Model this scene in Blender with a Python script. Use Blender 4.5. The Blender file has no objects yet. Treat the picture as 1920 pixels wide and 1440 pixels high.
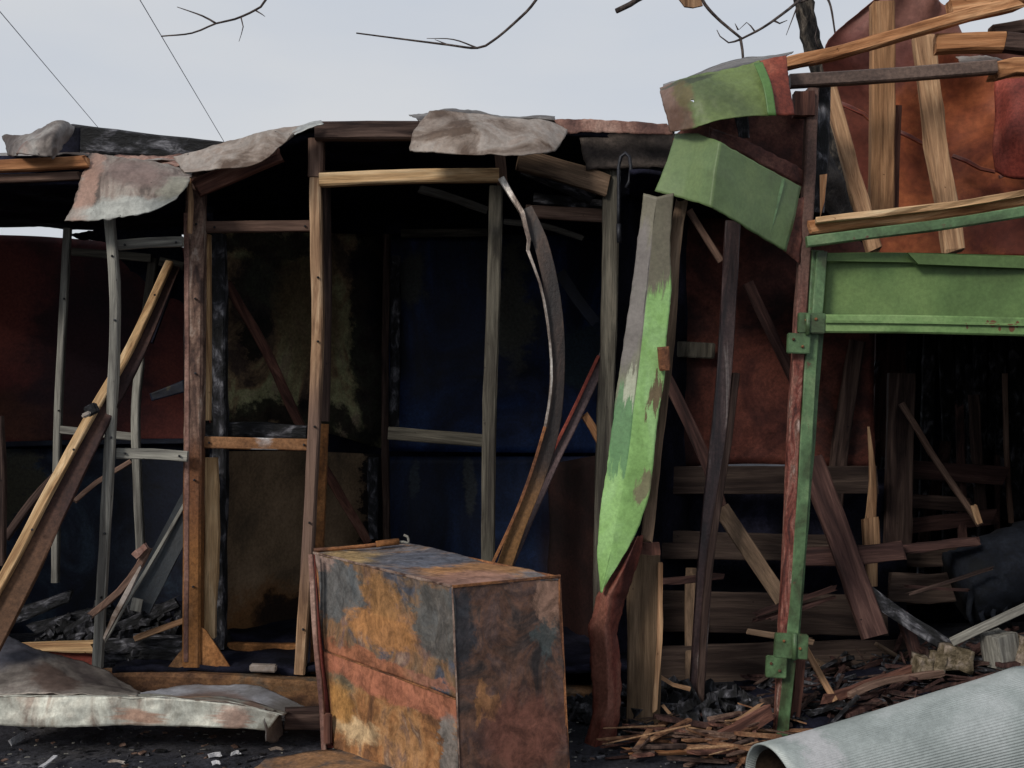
import bpy, bmesh, math, random
from mathutils import Vector, Matrix, noise
R = math.radians
sc = bpy.context.scene
C = sc.collection
# ------------------------------------------------------------------ camera, sky, sun, exposure
FP, HZ, CAMZ = 2000.0, 760.0, 1.5
cam = bpy.data.cameras.new("camera"); camo = bpy.data.objects.new("camera", cam); C.objects.link(camo)
camo.location = (0, 0, CAMZ); camo.rotation_euler = (R(90), 0, 0)
cam.sensor_width = 36; cam.lens = FP/1920*36; cam.shift_y = (HZ-720)/1920
cam.clip_start = 0.05; cam.clip_end = 3000
sc.camera = camo
SUN_EL, SUN_AZ = 31, -142          # azimuth of the sun measured from +Y towards +X
world = bpy.data.worlds.new("World"); sc.world = world; world.use_nodes = True
wt = world.node_tree; wt.nodes.clear()
out = wt.nodes.new("ShaderNodeOutputWorld"); bg = wt.nodes.new("ShaderNodeBackground")
sky = wt.nodes.new("ShaderNodeTexSky"); sky.sky_type = 'NISHITA'; sky.sun_disc = False
sky.sun_elevation = R(SUN_EL); sky.sun_rotation = R(SUN_AZ)
tc = wt.nodes.new("ShaderNodeTexCoord"); mp = wt.nodes.new("ShaderNodeMapping"); mp.inputs['Scale'].default_value = (1, 1, 3.5)
nz = wt.nodes.new("ShaderNodeTexNoise"); nz.inputs['Scale'].default_value = 1.6; nz.inputs['Detail'].default_value = 5
rp = wt.nodes.new("ShaderNodeValToRGB")
rp.color_ramp.elements[0].position = .3; rp.color_ramp.elements[0].color = (5.4, 5.95, 6.85, 1)
rp.color_ramp.elements[1].position = .72; rp.color_ramp.elements[1].color = (6.9, 7.0, 7.15, 1)
mx = wt.nodes.new("ShaderNodeMix"); mx.data_type = 'RGBA'; mx.inputs[0].default_value = .93
wt.links.new(tc.outputs['Generated'], mp.inputs[0]); wt.links.new(mp.outputs[0], nz.inputs['Vector'])
wt.links.new(nz.outputs['Fac'], rp.inputs[0]); wt.links.new(sky.outputs[0], mx.inputs[6]); wt.links.new(rp.outputs[0], mx.inputs[7])
wt.links.new(mx.outputs[2], bg.inputs[0]); bg.inputs[1].default_value = .10
wt.links.new(bg.outputs[0], out.inputs[0])
sun = bpy.data.lights.new("sun", 'SUN'); suno = bpy.data.objects.new("sun", sun); C.objects.link(suno)
sun.energy = 2.3; sun.angle = R(14); sun.color = (1, .93, .84)
sd = Vector((math.sin(R(SUN_AZ))*math.cos(R(SUN_EL)), math.cos(R(SUN_AZ))*math.cos(R(SUN_EL)), math.sin(R(SUN_EL))))
suno.rotation_euler = (-sd).to_track_quat('-Z', 'Y').to_euler(); suno.location = sd*30
sc.view_settings.view_transform = 'Standard'; sc.view_settings.look = 'None'
sc.view_settings.exposure = 0; sc.view_settings.gamma = 1
# ------------------------------------------------------------------ helpers
def P(px, py, Y): return Vector(((px-960)/FP*Y, Y, CAMZ-(py-HZ)/FP*Y))      # a point of the place seen at px,py and Y metres away
def G(px, py, z=0.0):
    Y = (CAMZ-z)*FP/(py-HZ); return Vector(((px-960)/FP*Y, Y, z))
def lin(c, k=.09):
    g = .3*c[0]+.55*c[1]+.15*c[2]; c = [v+(g-v)*k for v in c]
    return tuple(((v/255)/12.92 if v/255 <= .04045 else ((v/255+.055)/1.055)**2.4) for v in c)+(1,)
_cnt = [0]
def nseed(): _cnt[0] += 1; return _cnt[0]*7.31
MATS = {}
def mat(name, cols, sc3=(3, 3, 3), detail=8, distort=0.3, rough=.8, metal=0.0, spec=.25, bump=.3, bscale=60, fine=.35, blobs=(), flecks=None, space='Object', blobnoise=.22, blobscale=4, grain=None, rough_n=.6, mid=0, mscale=13):
    """procedural surface: colour ramp over noise, fine grain, shaped stains placed in the sheet's own uv"""
    m = bpy.data.materials.new(name); m.use_nodes = True; MATS[name] = m
    nt = m.node_tree; N = nt.nodes.new; L = nt.links.new
    b = nt.nodes['Principled BSDF']
    tc = N("ShaderNodeTexCoord"); oi = N("ShaderNodeObjectInfo")
    mul = N("ShaderNodeMath"); mul.operation = 'MULTIPLY'; mul.inputs[1].default_value = 23.7; L(oi.outputs['Random'], mul.inputs[0])
    add = N("ShaderNodeVectorMath"); add.operation = 'ADD'; L(tc.outputs[space], add.inputs[0]); L(mul.outputs[0], add.inputs[1])
    mp = N("ShaderNodeMapping"); mp.inputs['Scale'].default_value = sc3; L(add.outputs[0], mp.inputs[0])
    n1 = N("ShaderNodeTexNoise"); n1.inputs['Scale'].default_value = 1; n1.inputs['Detail'].default_value = detail
    n1.inputs['Distortion'].default_value = distort; n1.inputs['Roughness'].default_value = rough_n; L(mp.outputs[0], n1.inputs['Vector'])
    r = N("ShaderNodeValToRGB"); cr = r.color_ramp
    while len(cr.elements) < len(cols): cr.elements.new(.5)
    for e, (p, c) in zip(cr.elements, sorted(cols, key=lambda q: q[0])): e.position = .5+(p-.5)*.62; e.color = lin(c)
    L(n1.outputs['Fac'], r.inputs[0]); col = r.outputs[0]
    def mixc(f, a, cb, mode='MIX'):
        x = N("ShaderNodeMix"); x.data_type = 'RGBA'; x.blend_type = mode
        if isinstance(f, (int, float)): x.inputs[0].default_value = f
        else: L(f, x.inputs[0])
        L(a, x.inputs[6])
        if isinstance(cb, tuple): x.inputs[7].default_value = cb
        else: L(cb, x.inputs[7])
        return x.outputs[2]
    if blobs:
        uv = N("ShaderNodeUVMap"); nb = N("ShaderNodeTexNoise"); nb.inputs['Scale'].default_value = blobscale; nb.inputs['Detail'].default_value = 7; nb.inputs['Roughness'].default_value = .74
        L(uv.outputs[0], nb.inputs['Vector'])
        s = N("ShaderNodeVectorMath"); s.operation = 'SUBTRACT'; L(nb.outputs['Color'], s.inputs[0]); s.inputs[1].default_value = (.5, .5, .5)
        s2 = N("ShaderNodeVectorMath"); s2.operation = 'MULTIPLY_ADD'; L(s.outputs[0], s2.inputs[0]); s2.inputs[1].default_value = (blobnoise*2,)*3; L(uv.outputs[0], s2.inputs[2])
        for (u, v, ru, rv, c, soft) in blobs:
            d = N("ShaderNodeVectorMath"); d.operation = 'SUBTRACT'; L(s2.outputs[0], d.inputs[0]); d.inputs[1].default_value = (u, v, 0)
            d2 = N("ShaderNodeVectorMath"); d2.operation = 'MULTIPLY'; L(d.outputs[0], d2.inputs[0]); d2.inputs[1].default_value = (1/ru, 1/rv, 0)
            ln = N("ShaderNodeVectorMath"); ln.operation = 'LENGTH'; L(d2.outputs[0], ln.inputs[0])
            mr = N("ShaderNodeMapRange"); mr.inputs[1].default_value = 1-soft*.5; mr.inputs[2].default_value = 1+soft*.5; mr.inputs[3].default_value = 1; mr.inputs[4].default_value = 0
            mr.interpolation_type = 'SMOOTHSTEP'; L(ln.outputs['Value'], mr.inputs[0])
            # the stain keeps some of the mottling below it
            mm = N("ShaderNodeMath"); mm.operation = 'MULTIPLY'; L(mr.outputs[0], mm.inputs[0]); mm.inputs[1].default_value = .9
            col = mixc(mm.outputs[0], col, lin(c))
    n2 = N("ShaderNodeTexNoise"); n2.inputs['Scale'].default_value = 1; n2.inputs['Detail'].default_value = 6; n2.inputs['Roughness'].default_value = .7
    mp2 = N("ShaderNodeMapping"); mp2.inputs['Scale'].default_value = grain if grain else (bscale, bscale, bscale); L(add.outputs[0], mp2.inputs[0]); L(mp2.outputs[0], n2.inputs['Vector'])
    g = N("ShaderNodeMapRange"); g.inputs[1].default_value = .37; g.inputs[2].default_value = .63; g.inputs[3].default_value = 1-fine; g.inputs[4].default_value = 1+fine*.6
    L(n2.outputs['Fac'], g.inputs[0])
    col = mixc(1.0, col, g.outputs[0], 'MULTIPLY')
    if mid:
        n4 = N("ShaderNodeTexNoise"); n4.inputs['Scale'].default_value = mscale; n4.inputs['Detail'].default_value = 11; n4.inputs['Roughness'].default_value = .78; n4.inputs['Distortion'].default_value = .5; L(add.outputs[0], n4.inputs['Vector'])
        g4 = N("ShaderNodeMapRange"); g4.inputs[1].default_value = .4; g4.inputs[2].default_value = .6; g4.inputs[3].default_value = 1-mid; g4.inputs[4].default_value = 1+mid*.7; L(n4.outputs['Fac'], g4.inputs[0])
        col = mixc(1.0, col, g4.outputs[0], 'MULTIPLY')
    if flecks:
        fs, ft, fc = flecks
        n3 = N("ShaderNodeTexNoise"); n3.inputs['Scale'].default_value = fs; n3.inputs['Detail'].default_value = 4; n3.inputs['Roughness'].default_value = .6; L(add.outputs[0], n3.inputs['Vector'])
        f = N("ShaderNodeMapRange"); f.inputs[1].default_value = ft; f.inputs[2].default_value = ft+.05; L(n3.outputs['Fac'], f.inputs[0])
        col = mixc(f.outputs[0], col, lin(fc))
    L(col, b.inputs['Base Color'])
    rr = N("ShaderNodeMapRange"); rr.inputs[3].default_value = max(0, rough-.12); rr.inputs[4].default_value = min(1, rough+.12); L(n1.outputs['Fac'], rr.inputs[0]); L(rr.outputs[0], b.inputs['Roughness'])
    b.inputs['Metallic'].default_value = metal; b.inputs['Specular IOR Level'].default_value = spec
    if bump:
        bp = N("ShaderNodeBump"); bp.inputs['Strength'].default_value = bump; bp.inputs['Distance'].default_value = .011
        ad = N("ShaderNodeMath"); ad.operation = 'MULTIPLY_ADD'; L(n1.outputs['Fac'], ad.inputs[0]); ad.inputs[1].default_value = 1.5; L(n2.outputs['Fac'], ad.inputs[2])
        L(ad.outputs[0], bp.inputs['Height']); L(bp.outputs[0], b.inputs['Normal'])
    return m
def wood(name, a, b_, c=None, dark=(40, 30, 26), s=14, bump=.4, blobs=(), fine=.3, **k):
    md = tuple(.55*u+.45*v for u, v in zip(dark, a)); cols = [(.28, md), (.42, a), (.58, b_), (.72, c or b_)]
    return mat(name, cols, sc3=(s, s, s*.09), detail=9, distort=1.2, rough=.85, spec=.15, bump=bump, grain=(110, 110, 5), fine=fine, blobs=blobs, flecks=k.pop('flecks', (24, .69, dark)), **k)

def tag(o, label=None, cat=None, group=None, kind=None):
    if label: o['label'] = label
    if cat: o['category'] = cat
    if group: o['group'] = group
    if kind: o['kind'] = kind
    return o
def root(name, loc, label, cat, group=None):
    o = bpy.data.objects.new(name, None); o.empty_display_size = .1; C.objects.link(o); o.location = loc
    return tag(o, label, cat, group)
def link(name, me, m, parent, loc, rot=None, T=None, smooth=False):
    o = bpy.data.objects.new(name, me); C.objects.link(o)
    if m: me.materials.append(m)
    if parent is not None:
        o.parent = parent
        base = Vector((0, 0, 0)); q = parent
        M = Matrix.Identity(4)
        chain = []
        while q is not None: chain.append(q); q = q.parent
        for q in reversed(chain): M = M @ Matrix.LocRotScale(q.location, q.rotation_euler, q.scale)
        W = Matrix.LocRotScale(loc, rot, None); Lm = M.inverted() @ W
        o.location = Lm.to_translation(); o.rotation_euler = Lm.to_euler()
    else:
        o.location = loc
        if rot is not None: o.rotation_euler = rot.to_euler()
    for p in me.polygons: p.use_smooth = smooth
    if T: tag(o, *T)
    return o
def crom(p0, p1, p2, p3, t):
    return .5*((2*p1)+(-p0+p2)*t+(2*p0-5*p1+4*p2-p3)*t*t+(-p0+3*p1-3*p2+p3)*t*t*t)
def resample(pts, step, smooth=True):
    out = []
    n = len(pts)
    for i in range(n-1):
        a, b = pts[i], pts[i+1]; p0 = pts[i-1] if i else a*2-b; p3 = pts[i+2] if i+2 < n else b*2-a
        k = max(1, int((b-a).length/step))
        for j in range(k):
            t = j/k; out.append(crom(p0, a, b, p3, t) if smooth else a.lerp(b, t))
    out.append(pts[-1].copy()); return out
def beam(name, pts, w, d, m, parent=None, jit=.03, ch=.14, taper=(1, 1), roll=0, ragged=0.0, smooth=True, T=None, wf=None, step=.07):
    """a bar swept along 3-D points: width w across, depth d away from the viewer, chamfered and slightly uneven"""
    pts = [Vector(p) for p in pts]; S = nseed()
    line = resample(pts, step, smooth); o0 = line[0].copy()
    zdir = (line[-1]-line[0]).normalized(); q = zdir.to_track_quat('Z', 'Y'); qi = q.inverted()
    me = bpy.data.meshes.new(name); bm = bmesh.new(); uvl = bm.loops.layers.uv.new("UVMap")
    rings = []; n = len(line); cum = [0]
    for i in range(1, n): cum.append(cum[-1]+(line[i]-line[i-1]).length)
    for i, p in enumerate(line):
        t = (line[min(i+1, n-1)]-line[max(i-1, 0)]).normalized()
        side = t.cross(Vector((0, 1, 0)))
        if side.length < .15: side = t.cross(Vector((0, 0, 1)))
        side.normalize(); dep = side.cross(t).normalized()
        if roll: rm = Matrix.Rotation(roll, 3, t); side = rm @ side; dep = rm @ dep
        f = cum[i]/cum[-1]; k = taper[0]+(taper[1]-taper[0])*f
        if wf: k *= wf(f)
        hw, hd = w*k/2, d*k/2; c = min(hw, hd)*ch*2
        sec = [(-hw+c, -hd), (hw-c, -hd), (hw, -hd+c), (hw, hd-c), (hw-c, hd), (-hw+c, hd), (-hw, hd-c), (-hw, -hd+c)]
        ring = []
        for j, (a, b) in enumerate(sec):
            nn = noise.noise(Vector((S+j*1.7, cum[i]*6, 0)))+.5*noise.noise(Vector((S+j*1.7+50, cum[i]*28, 3)))
            v = p+side*a*(1+nn*jit*2)+dep*b*(1+nn*jit*2)+(side*noise.noise(Vector((S, cum[i]*2, 9)))*jit*w*.5)
            if ragged and (i == 0 or i == n-1):
                sg = -1 if i == 0 else 1
                v += t*sg*ragged*(random.Random(S+j+i).random()-.35)
            ring.append(bm.verts.new(qi @ (v-o0)))
        rings.append(ring)
    for i in range(n-1):
        for j in range(8):
            k = (j+1) % 8
            f = bm.faces.new((rings[i][j], rings[i][k], rings[i+1][k], rings[i+1][j]))
            for lp, (uu, vv) in zip(f.loops, ((j/8, cum[i]), ((j+1)/8, cum[i]), ((j+1)/8, cum[i+1]), (j/8, cum[i+1]))): lp[uvl].uv = (uu, vv/cum[-1])
    bm.faces.new(rings[0][::-1]); bm.faces.new(rings[-1])
    bmesh.ops.recalc_face_normals(bm, faces=bm.faces)
    bm.to_mesh(me); bm.free()
    return link(name, me, m, parent, o0, q, T)
def B(name, pl, wpx, d, m, parent=None, **k):
    """beam given by sight points (px, py, Y) and its apparent width"""
    return beam(name, [P(*p) for p in pl], wpx/FP*pl[0][2], d, m, parent, **k)
def tube(name, pts, r, m, parent=None, taper=(1, 1), T=None, step=.05, sides=7, jit=.05, smooth=True):
    pts = [Vector(p) for p in pts]; S = nseed(); line = resample(pts, step, smooth); o0 = line[0].copy()
    zdir = (line[-1]-line[0]).normalized() if (line[-1]-line[0]).length > 1e-4 else Vector((0, 0, 1)); q = zdir.to_track_quat('Z', 'Y'); qi = q.inverted()
    me = bpy.data.meshes.new(name); bm = bmesh.new(); n = len(line); rings = []
    for i, p in enumerate(line):
        t = (line[min(i+1, n-1)]-line[max(i-1, 0)]).normalized()
        a = t.cross(Vector((.3, .9, .2))).normalized(); b = t.cross(a)
        k = r*(taper[0]+(taper[1]-taper[0])*i/(n-1))
        rings.append([bm.verts.new(qi @ (p-o0+(a*math.cos(2*math.pi*j/sides)+b*math.sin(2*math.pi*j/sides))*k*(1+jit*2*noise.noise(Vector((S+j, i*.7, 0)))))) for j in range(sides)])
    for i in range(n-1):
        for j in range(sides): bm.faces.new((rings[i][j], rings[i][(j+1) % sides], rings[i+1][(j+1) % sides], rings[i+1][j]))
    bm.faces.new(rings[0][::-1]); bm.faces.new(rings[-1]); bmesh.ops.recalc_face_normals(bm, faces=bm.faces)
    bm.to_mesh(me); bm.free()
    return link(name, me, m, parent, o0, q, T, smooth=True)
def patch(name, rows, m, parent=None, nu=40, nv=30, crumple=.01, cs=6, fine=.25, thick=.004, smooth=True, smv=None, rag=.0, T=None, shade=True, holes=None, world=False, corr=None, fold=0):
    """a bent sheet through rows of sight points, with its own thickness, dents and torn edge"""
    if smv is None: smv = smooth
    S = nseed(); nr, ncl = len(rows), len(rows[0])
    g = [[(Vector(p) if world else P(*p)) for p in r] for r in rows]
    def ev(line, t, sm):
        n = len(line)
        if n == 1: return line[0]
        x = min(max(t, 0), .999999)*(n-1); i = int(x); f = x-i; a, b = line[i], line[i+1]
        if not sm or n == 2: return a.lerp(b, f)
        return crom(line[i-1] if i else a*2-b, a, b, line[i+2] if i+2 < n else b*2-a, f)
    pts = []
    for iv in range(nv+1):
        v = iv/nv; ctl = [ev([g[r][c] for r in range(nr)], v, smv) for c in range(ncl)]
        pts.append([ev(ctl, iu/nu, smooth) for iu in range(nu+1)])
    def nrm(i, j):
        a = pts[i][min(j+1, nu)]-pts[i][max(j-1, 0)]; b = pts[min(i+1, nv)][j]-pts[max(i-1, 0)][j]
        c = a.cross(b); return c.normalized() if c.length > 1e-9 else Vector((0, -1, 0))
    nn = [[nrm(i, j) for j in range(nu+1)] for i in range(nv+1)]
    for i in range(nv+1):
        for j in range(nu+1):
            p = pts[i][j]; q = p*cs+Vector((S, 0, 0))
            dsp = crumple*(noise.noise(q)+fine*noise.noise(q*3.7)+fine*.5*noise.noise(q*9))
            if fold: # sharp creases
                dsp += fold*(abs(noise.noise(q*.8+Vector((3, 1, 7))))-.25)
            if corr:
                u, v = j/nu, i/nv; dsp += corr[1]*math.sin(2*math.pi*corr[0]*(u if corr[2] == 'u' else v))
            pp = p+nn[i][j]*dsp
            if rag and (i in (0, nv) or j in (0, nu)):
                e = noise.noise(p*22+Vector((S, 5, 5)))*rag+noise.noise(p*60+Vector((S, 5, 5)))*rag*.5
                ip = pts[min(max(i, 1), nv-1)][min(max(j, 1), nu-1)]
                dr = (p-ip); pp += (dr.normalized() if dr.length > 1e-9 else Vector((0, 0, 0)))*e
            pts[i][j] = pp if not rag else pp
    cen = pts[nv//2][nu//2].copy()
    me = bpy.data.meshes.new(name); bm = bmesh.new(); uvl = bm.loops.layers.uv.new("UVMap")
    F = [[bm.verts.new(pts[i][j]-cen) for j in range(nu+1)] for i in range(nv+1)]
    K = [[bm.verts.new(pts[i][j]-cen+nn[i][j]*thick) for j in range(nu+1)] for i in range(nv+1)]
    def face(vs, uvs):
        f = bm.faces.new(vs)
        for lp, u in zip(f.loops, uvs): lp[uvl].uv = u
    hole = set()
    if holes:
        for (hu, hv, ru, rv) in holes:
            for i in range(nv):
                for j in range(nu):
                    if ((j+.5)/nu-hu)**2/ru**2+((i+.5)/nv-hv)**2/rv**2 < 1+.5*noise.noise(Vector((i, j, S))): hole.add((i, j))
    def has(i, j): return 0 <= i < nv and 0 <= j < nu and (i, j) not in hole
    for i in range(nv):
        for j in range(nu):
            if not has(i, j): continue
            uvs = [(j/nu, i/nv), ((j+1)/nu, i/nv), ((j+1)/nu, (i+1)/nv), (j/nu, (i+1)/nv)]
            ij = [(i, j), (i, j+1), (i+1, j+1), (i+1, j)]
            face([F[a][b] for a, b in ij][::-1], uvs[::-1]); face([K[a][b] for a, b in ij], uvs)
            for k, (di, dj) in enumerate(((-1, 0), (0, 1), (1, 0), (0, -1))):
                if not has(i+di, j+dj):
                    a, b = ij[k], ij[(k+1) % 4]
                    face([F[a[0]][a[1]], F[b[0]][b[1]], K[b[0]][b[1]], K[a[0]][a[1]]], [uvs[k], uvs[(k+1) % 4]]*2)
    bm.normal_update()
    for v in [v for v in bm.verts if not v.link_faces]: bm.verts.remove(v)
    bm.to_mesh(me); bm.free()
    return link(name, me, m, parent, cen, None, T, smooth=shade)
def blk(name, c, size, m, parent=None, rot=(0, 0, 0), bev=.006, jit=0, T=None, smooth=False, sub=0):
    """bevelled block centred at c"""
    me = bpy.data.meshes.new(name); bm = bmesh.new(); bmesh.ops.create_cube(bm, size=1)
    for v in bm.verts: v.co = Vector((v.co.x*size[0], v.co.y*size[1], v.co.z*size[2]))
    if sub: bmesh.ops.subdivide_edges(bm, edges=bm.edges[:], cuts=sub, use_grid_fill=True)
    if bev and not sub: bmesh.ops.bevel(bm, geom=bm.edges[:], offset=bev, segments=2, affect='EDGES')
    if jit:
        S = nseed()
        for v in bm.verts: v.co += v.co.normalized()*jit*(noise.noise(v.co*9+Vector((S, 0, 0)))+.6*noise.noise(v.co*30+Vector((S, 0, 0))))
    bm.to_mesh(me); bm.free()
    from mathutils import Euler
    return link(name, me, m, parent, Vector(c), Euler(rot).to_quaternion(), T, smooth)
def prism(name, poly, Y, th, m, parent=None, T=None, jit=0):
    """flat plate with a polygon outline standing at depth Y"""
    ps = [P(a, b, Y) for a, b in poly]; cen = sum(ps, Vector())/len(ps)
    me = bpy.data.meshes.new(name); bm = bmesh.new()
    f = [bm.verts.new(p-cen) for p in ps]; k = [bm.verts.new(p-cen+Vector((0, th, 0))) for p in ps]; n = len(ps)
    bm.faces.new(f); bm.faces.new(k[::-1])
    for i in range(n): bm.faces.new((f[i], k[i], k[(i+1) % n], f[(i+1) % n]))
    bmesh.ops.recalc_face_normals(bm, faces=bm.faces); bm.to_mesh(me); bm.free()
    return link(name, me, m, parent, cen, None, T)

# ------------------------------------------------------------------ materials
M_tan = wood("tan_wood", (150, 114, 84), (170, 132, 98), (188, 152, 116), dark=(96, 66, 44))
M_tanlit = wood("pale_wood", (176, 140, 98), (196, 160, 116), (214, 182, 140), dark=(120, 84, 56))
M_brown = wood("brown_wood", (92, 70, 60), (112, 88, 76), (130, 104, 90), dark=(52, 38, 34))
M_dkbrown = wood("dark_brown_wood", (58, 44, 40), (76, 60, 54), (92, 74, 66), dark=(26, 20, 20))
M_olive = wood("olive_grey_wood", (74, 70, 62), (94, 90, 80), (112, 106, 94), dark=(44, 40, 38))
M_grey = wood("weathered_grey_wood", (112, 110, 104), (136, 134, 126), (156, 154, 144), dark=(72, 68, 64))
M_char = mat("charred_wood", [(.3, (9, 10, 13)), (.48, (26, 27, 31)), (.6, (58, 58, 64)), (.75, (110, 110, 116))], sc3=(18, 18, 10), distort=.6, rough=.7, spec=.3, bump=1, grain=(60, 60, 18), fine=.6)
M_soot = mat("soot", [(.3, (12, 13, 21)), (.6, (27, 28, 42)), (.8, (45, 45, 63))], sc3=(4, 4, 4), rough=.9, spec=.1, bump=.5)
M_orwood = wood("scorched_orange_wood", (156, 104, 66), (184, 130, 88), (206, 156, 112), dark=(100, 62, 40))
M_redwood = wood("reddish_wood", (88, 58, 50), (112, 74, 62), (130, 92, 78), dark=(50, 32, 30))
M_dimwood = wood("dim_board_wood", (54, 43, 39), (68, 56, 50), (84, 70, 62), dark=(36, 28, 26), s=10)
M_dimwood2 = wood("old_board_wood", (96, 78, 62), (116, 94, 76), (134, 112, 92), dark=(54, 42, 36), s=10)
M_tin = mat("burnt_tin", [(.3, (70, 60, 56)), (.44, (112, 104, 100)), (.55, (142, 138, 134)), (.68, (120, 96, 88)), (.8, (168, 164, 158))], sc3=(3, 3, 2), distort=.8, fine=.15, mid=0.25, rough=.6, spec=.4, metal=.25, flecks=(30, .68, (52, 44, 42)), bump=.1, bscale=45)
M_tinpale = mat("pale_tin", [(.28, (84, 66, 54)), (.42, (129, 115, 105)), (.56, (149, 140, 133)), (.7, (136, 121, 111)), (.85, (159, 153, 148))], sc3=(4, 4, 6), distort=.8, fine=.15, mid=0.16, rough=.6, spec=.4, metal=.2, flecks=(30, .68, (52, 44, 42)), bump=.1, bscale=45)
M_hang = mat("hanging_burnt_tin", [(.3, (84, 72, 66)), (.45, (122, 108, 100)), (.6, (140, 132, 124)), (.75, (108, 90, 84))], sc3=(9, 9, 1.6), distort=.9, fine=.15, mid=.25, rough=.6, spec=.4, metal=.2, flecks=(30, .68, (52, 44, 42)), bump=.12,
             blobs=[(.1, .4, .09, .7, (150, 118, 104), .6), (.55, .9, .5, .16, (150, 154, 150), .6), (.9, .6, .14, .3, (138, 136, 122), .6), (.5, .3, .3, .25, (118, 98, 92), .8)], blobnoise=.15, blobscale=5)
M_galv = mat("galvanised_sheet", [(.3, (112, 110, 108)), (.45, (142, 144, 142)), (.6, (164, 168, 166)), (.74, (140, 122, 108)), (.86, (182, 186, 184))], sc3=(3.5, 3.5, 7), distort=1.2, rough=.5, spec=.5, metal=.35, bump=.08, bscale=40, fine=.2)
M_galvdark = mat("sooty_galvanised_sheet", [(.3, (66, 60, 60)), (.5, (98, 92, 88)), (.65, (124, 120, 116)), (.8, (96, 90, 96))], sc3=(2.5, 2.5, 4), distort=1, rough=.5, spec=.5, metal=.35, bump=.1, bscale=40, fine=.25)
M_rust = mat("rusty_metal", [(.3, (70, 46, 36)), (.45, (116, 74, 50)), (.58, (150, 98, 60)), (.7, (98, 66, 52))], sc3=(7, 7, 3), mid=0.3, rough=.8, spec=.2, bump=.4, flecks=(34, .68, (60, 50, 50)))
M_rustor = mat("orange_rusty_metal", [(.3, (92, 59, 34)), (.45, (134, 86, 47)), (.6, (154, 104, 60)), (.75, (110, 72, 47))], sc3=(6, 6, 2), mid=0.3, rough=.8, spec=.2, bump=.12)
M_rustpink = mat("pinkish_rust_metal", [(.3, (87, 60, 55)), (.5, (125, 90, 79)), (.7, (159, 127, 114))], sc3=(8, 8, 3), rough=.75, spec=.25, bump=.35)
M_purple = mat("purple_brown_metal", [(.3, (48, 36, 40)), (.5, (78, 60, 62)), (.68, (104, 84, 84)), (.8, (132, 118, 116))], sc3=(12, 12, 2), rough=.55, spec=.4, bump=.3)
M_green = mat("green_paint", [(.3, (64, 95, 46)), (.5, (77, 115, 55)), (.7, (91, 130, 63))], sc3=(2.5, 2.5, 2.5), distort=.5, rough=.5, spec=.4, bump=.06, fine=.14, flecks=(9, .78, (40, 60, 34)))
M_greend = mat("door_frame_green_paint", [(.28, (59, 71, 46)), (.42, (71, 96, 62)), (.6, (84, 115, 76)), (.8, (105, 129, 89))], sc3=(5, 5, 5), distort=.8, mid=0.12, rough=.5, spec=.4, bump=.12, fine=.2, flecks=(15, .66, (88, 62, 48)))
M_redwall = mat("red_oxide_sheet", [(.28, (104, 44, 34)), (.42, (146, 70, 42)), (.56, (178, 92, 52)), (.7, (160, 74, 50)), (.84, (190, 112, 76))], sc3=(1.3, 1.3, 2.2), distort=1.1, rough=.6, spec=.3, bump=.05, fine=.2, bscale=30)
M_maroon = mat("maroon_wall_sheet", [(.3, (70, 33, 31)), (.5, (113, 49, 41)), (.7, (140, 65, 49))], sc3=(1.5, 1.5, 1.5), rough=.7, spec=.2, bump=.15)
M_navy = mat("smoked_navy_wall", [(.3, (9, 16, 35)), (.5, (16, 29, 60)), (.68, (27, 48, 86)), (.82, (46, 70, 105))], sc3=(2.2, 2.2, 1.2), distort=1, rough=.6, spec=.25, bump=.15)
M_hook = mat("blackened_iron", [(.3, (18, 20, 26)), (.7, (42, 44, 52))], rough=.5, spec=.4, metal=.3, bump=.3)

# ------------------------------------------------------------------ ground
M_ground = mat("sooty_ground", [(.3, (29, 31, 37)), (.48, (50, 51, 59)), (.6, (64, 64, 70)), (.75, (89, 87, 89))], sc3=(1.6, 1.6, 1.6), mid=0.35, rough=.9, spec=.2, bump=.8, bscale=50, fine=.45, flecks=(26, .72, (120, 116, 110)))
def make_ground():
    me = bpy.data.meshes.new("ground"); bm = bmesh.new()
    def hgt(x, y): 
        if not (3 < y < 9 and -5 < x < 5): return 0
        return .018*noise.noise(Vector((x*1.3, y*1.3, 0)))+.012*noise.noise(Vector((x*5, y*5, 2)))
    xs = [-400, -120, -40, -15]+[-6+i*.1 for i in range(121)]+[15, 40, 120, 400]
    ys = [-60, -20, -5, 0]+[2+i*.1 for i in range(81)]+[14, 24, 60, 160, 600, 1500]
    V = [[bm.verts.new((x, y, hgt(x, y))) for x in xs] for y in ys]
    for i in range(len(ys)-1):
        for j in range(len(xs)-1): bm.faces.new((V[i][j], V[i][j+1], V[i+1][j+1], V[i+1][j]))
    bm.to_mesh(me); bm.free()
    tag(link("ground", me, M_ground, None, Vector((0, 0, 0)), smooth=True), kind='structure')
make_ground()

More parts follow.
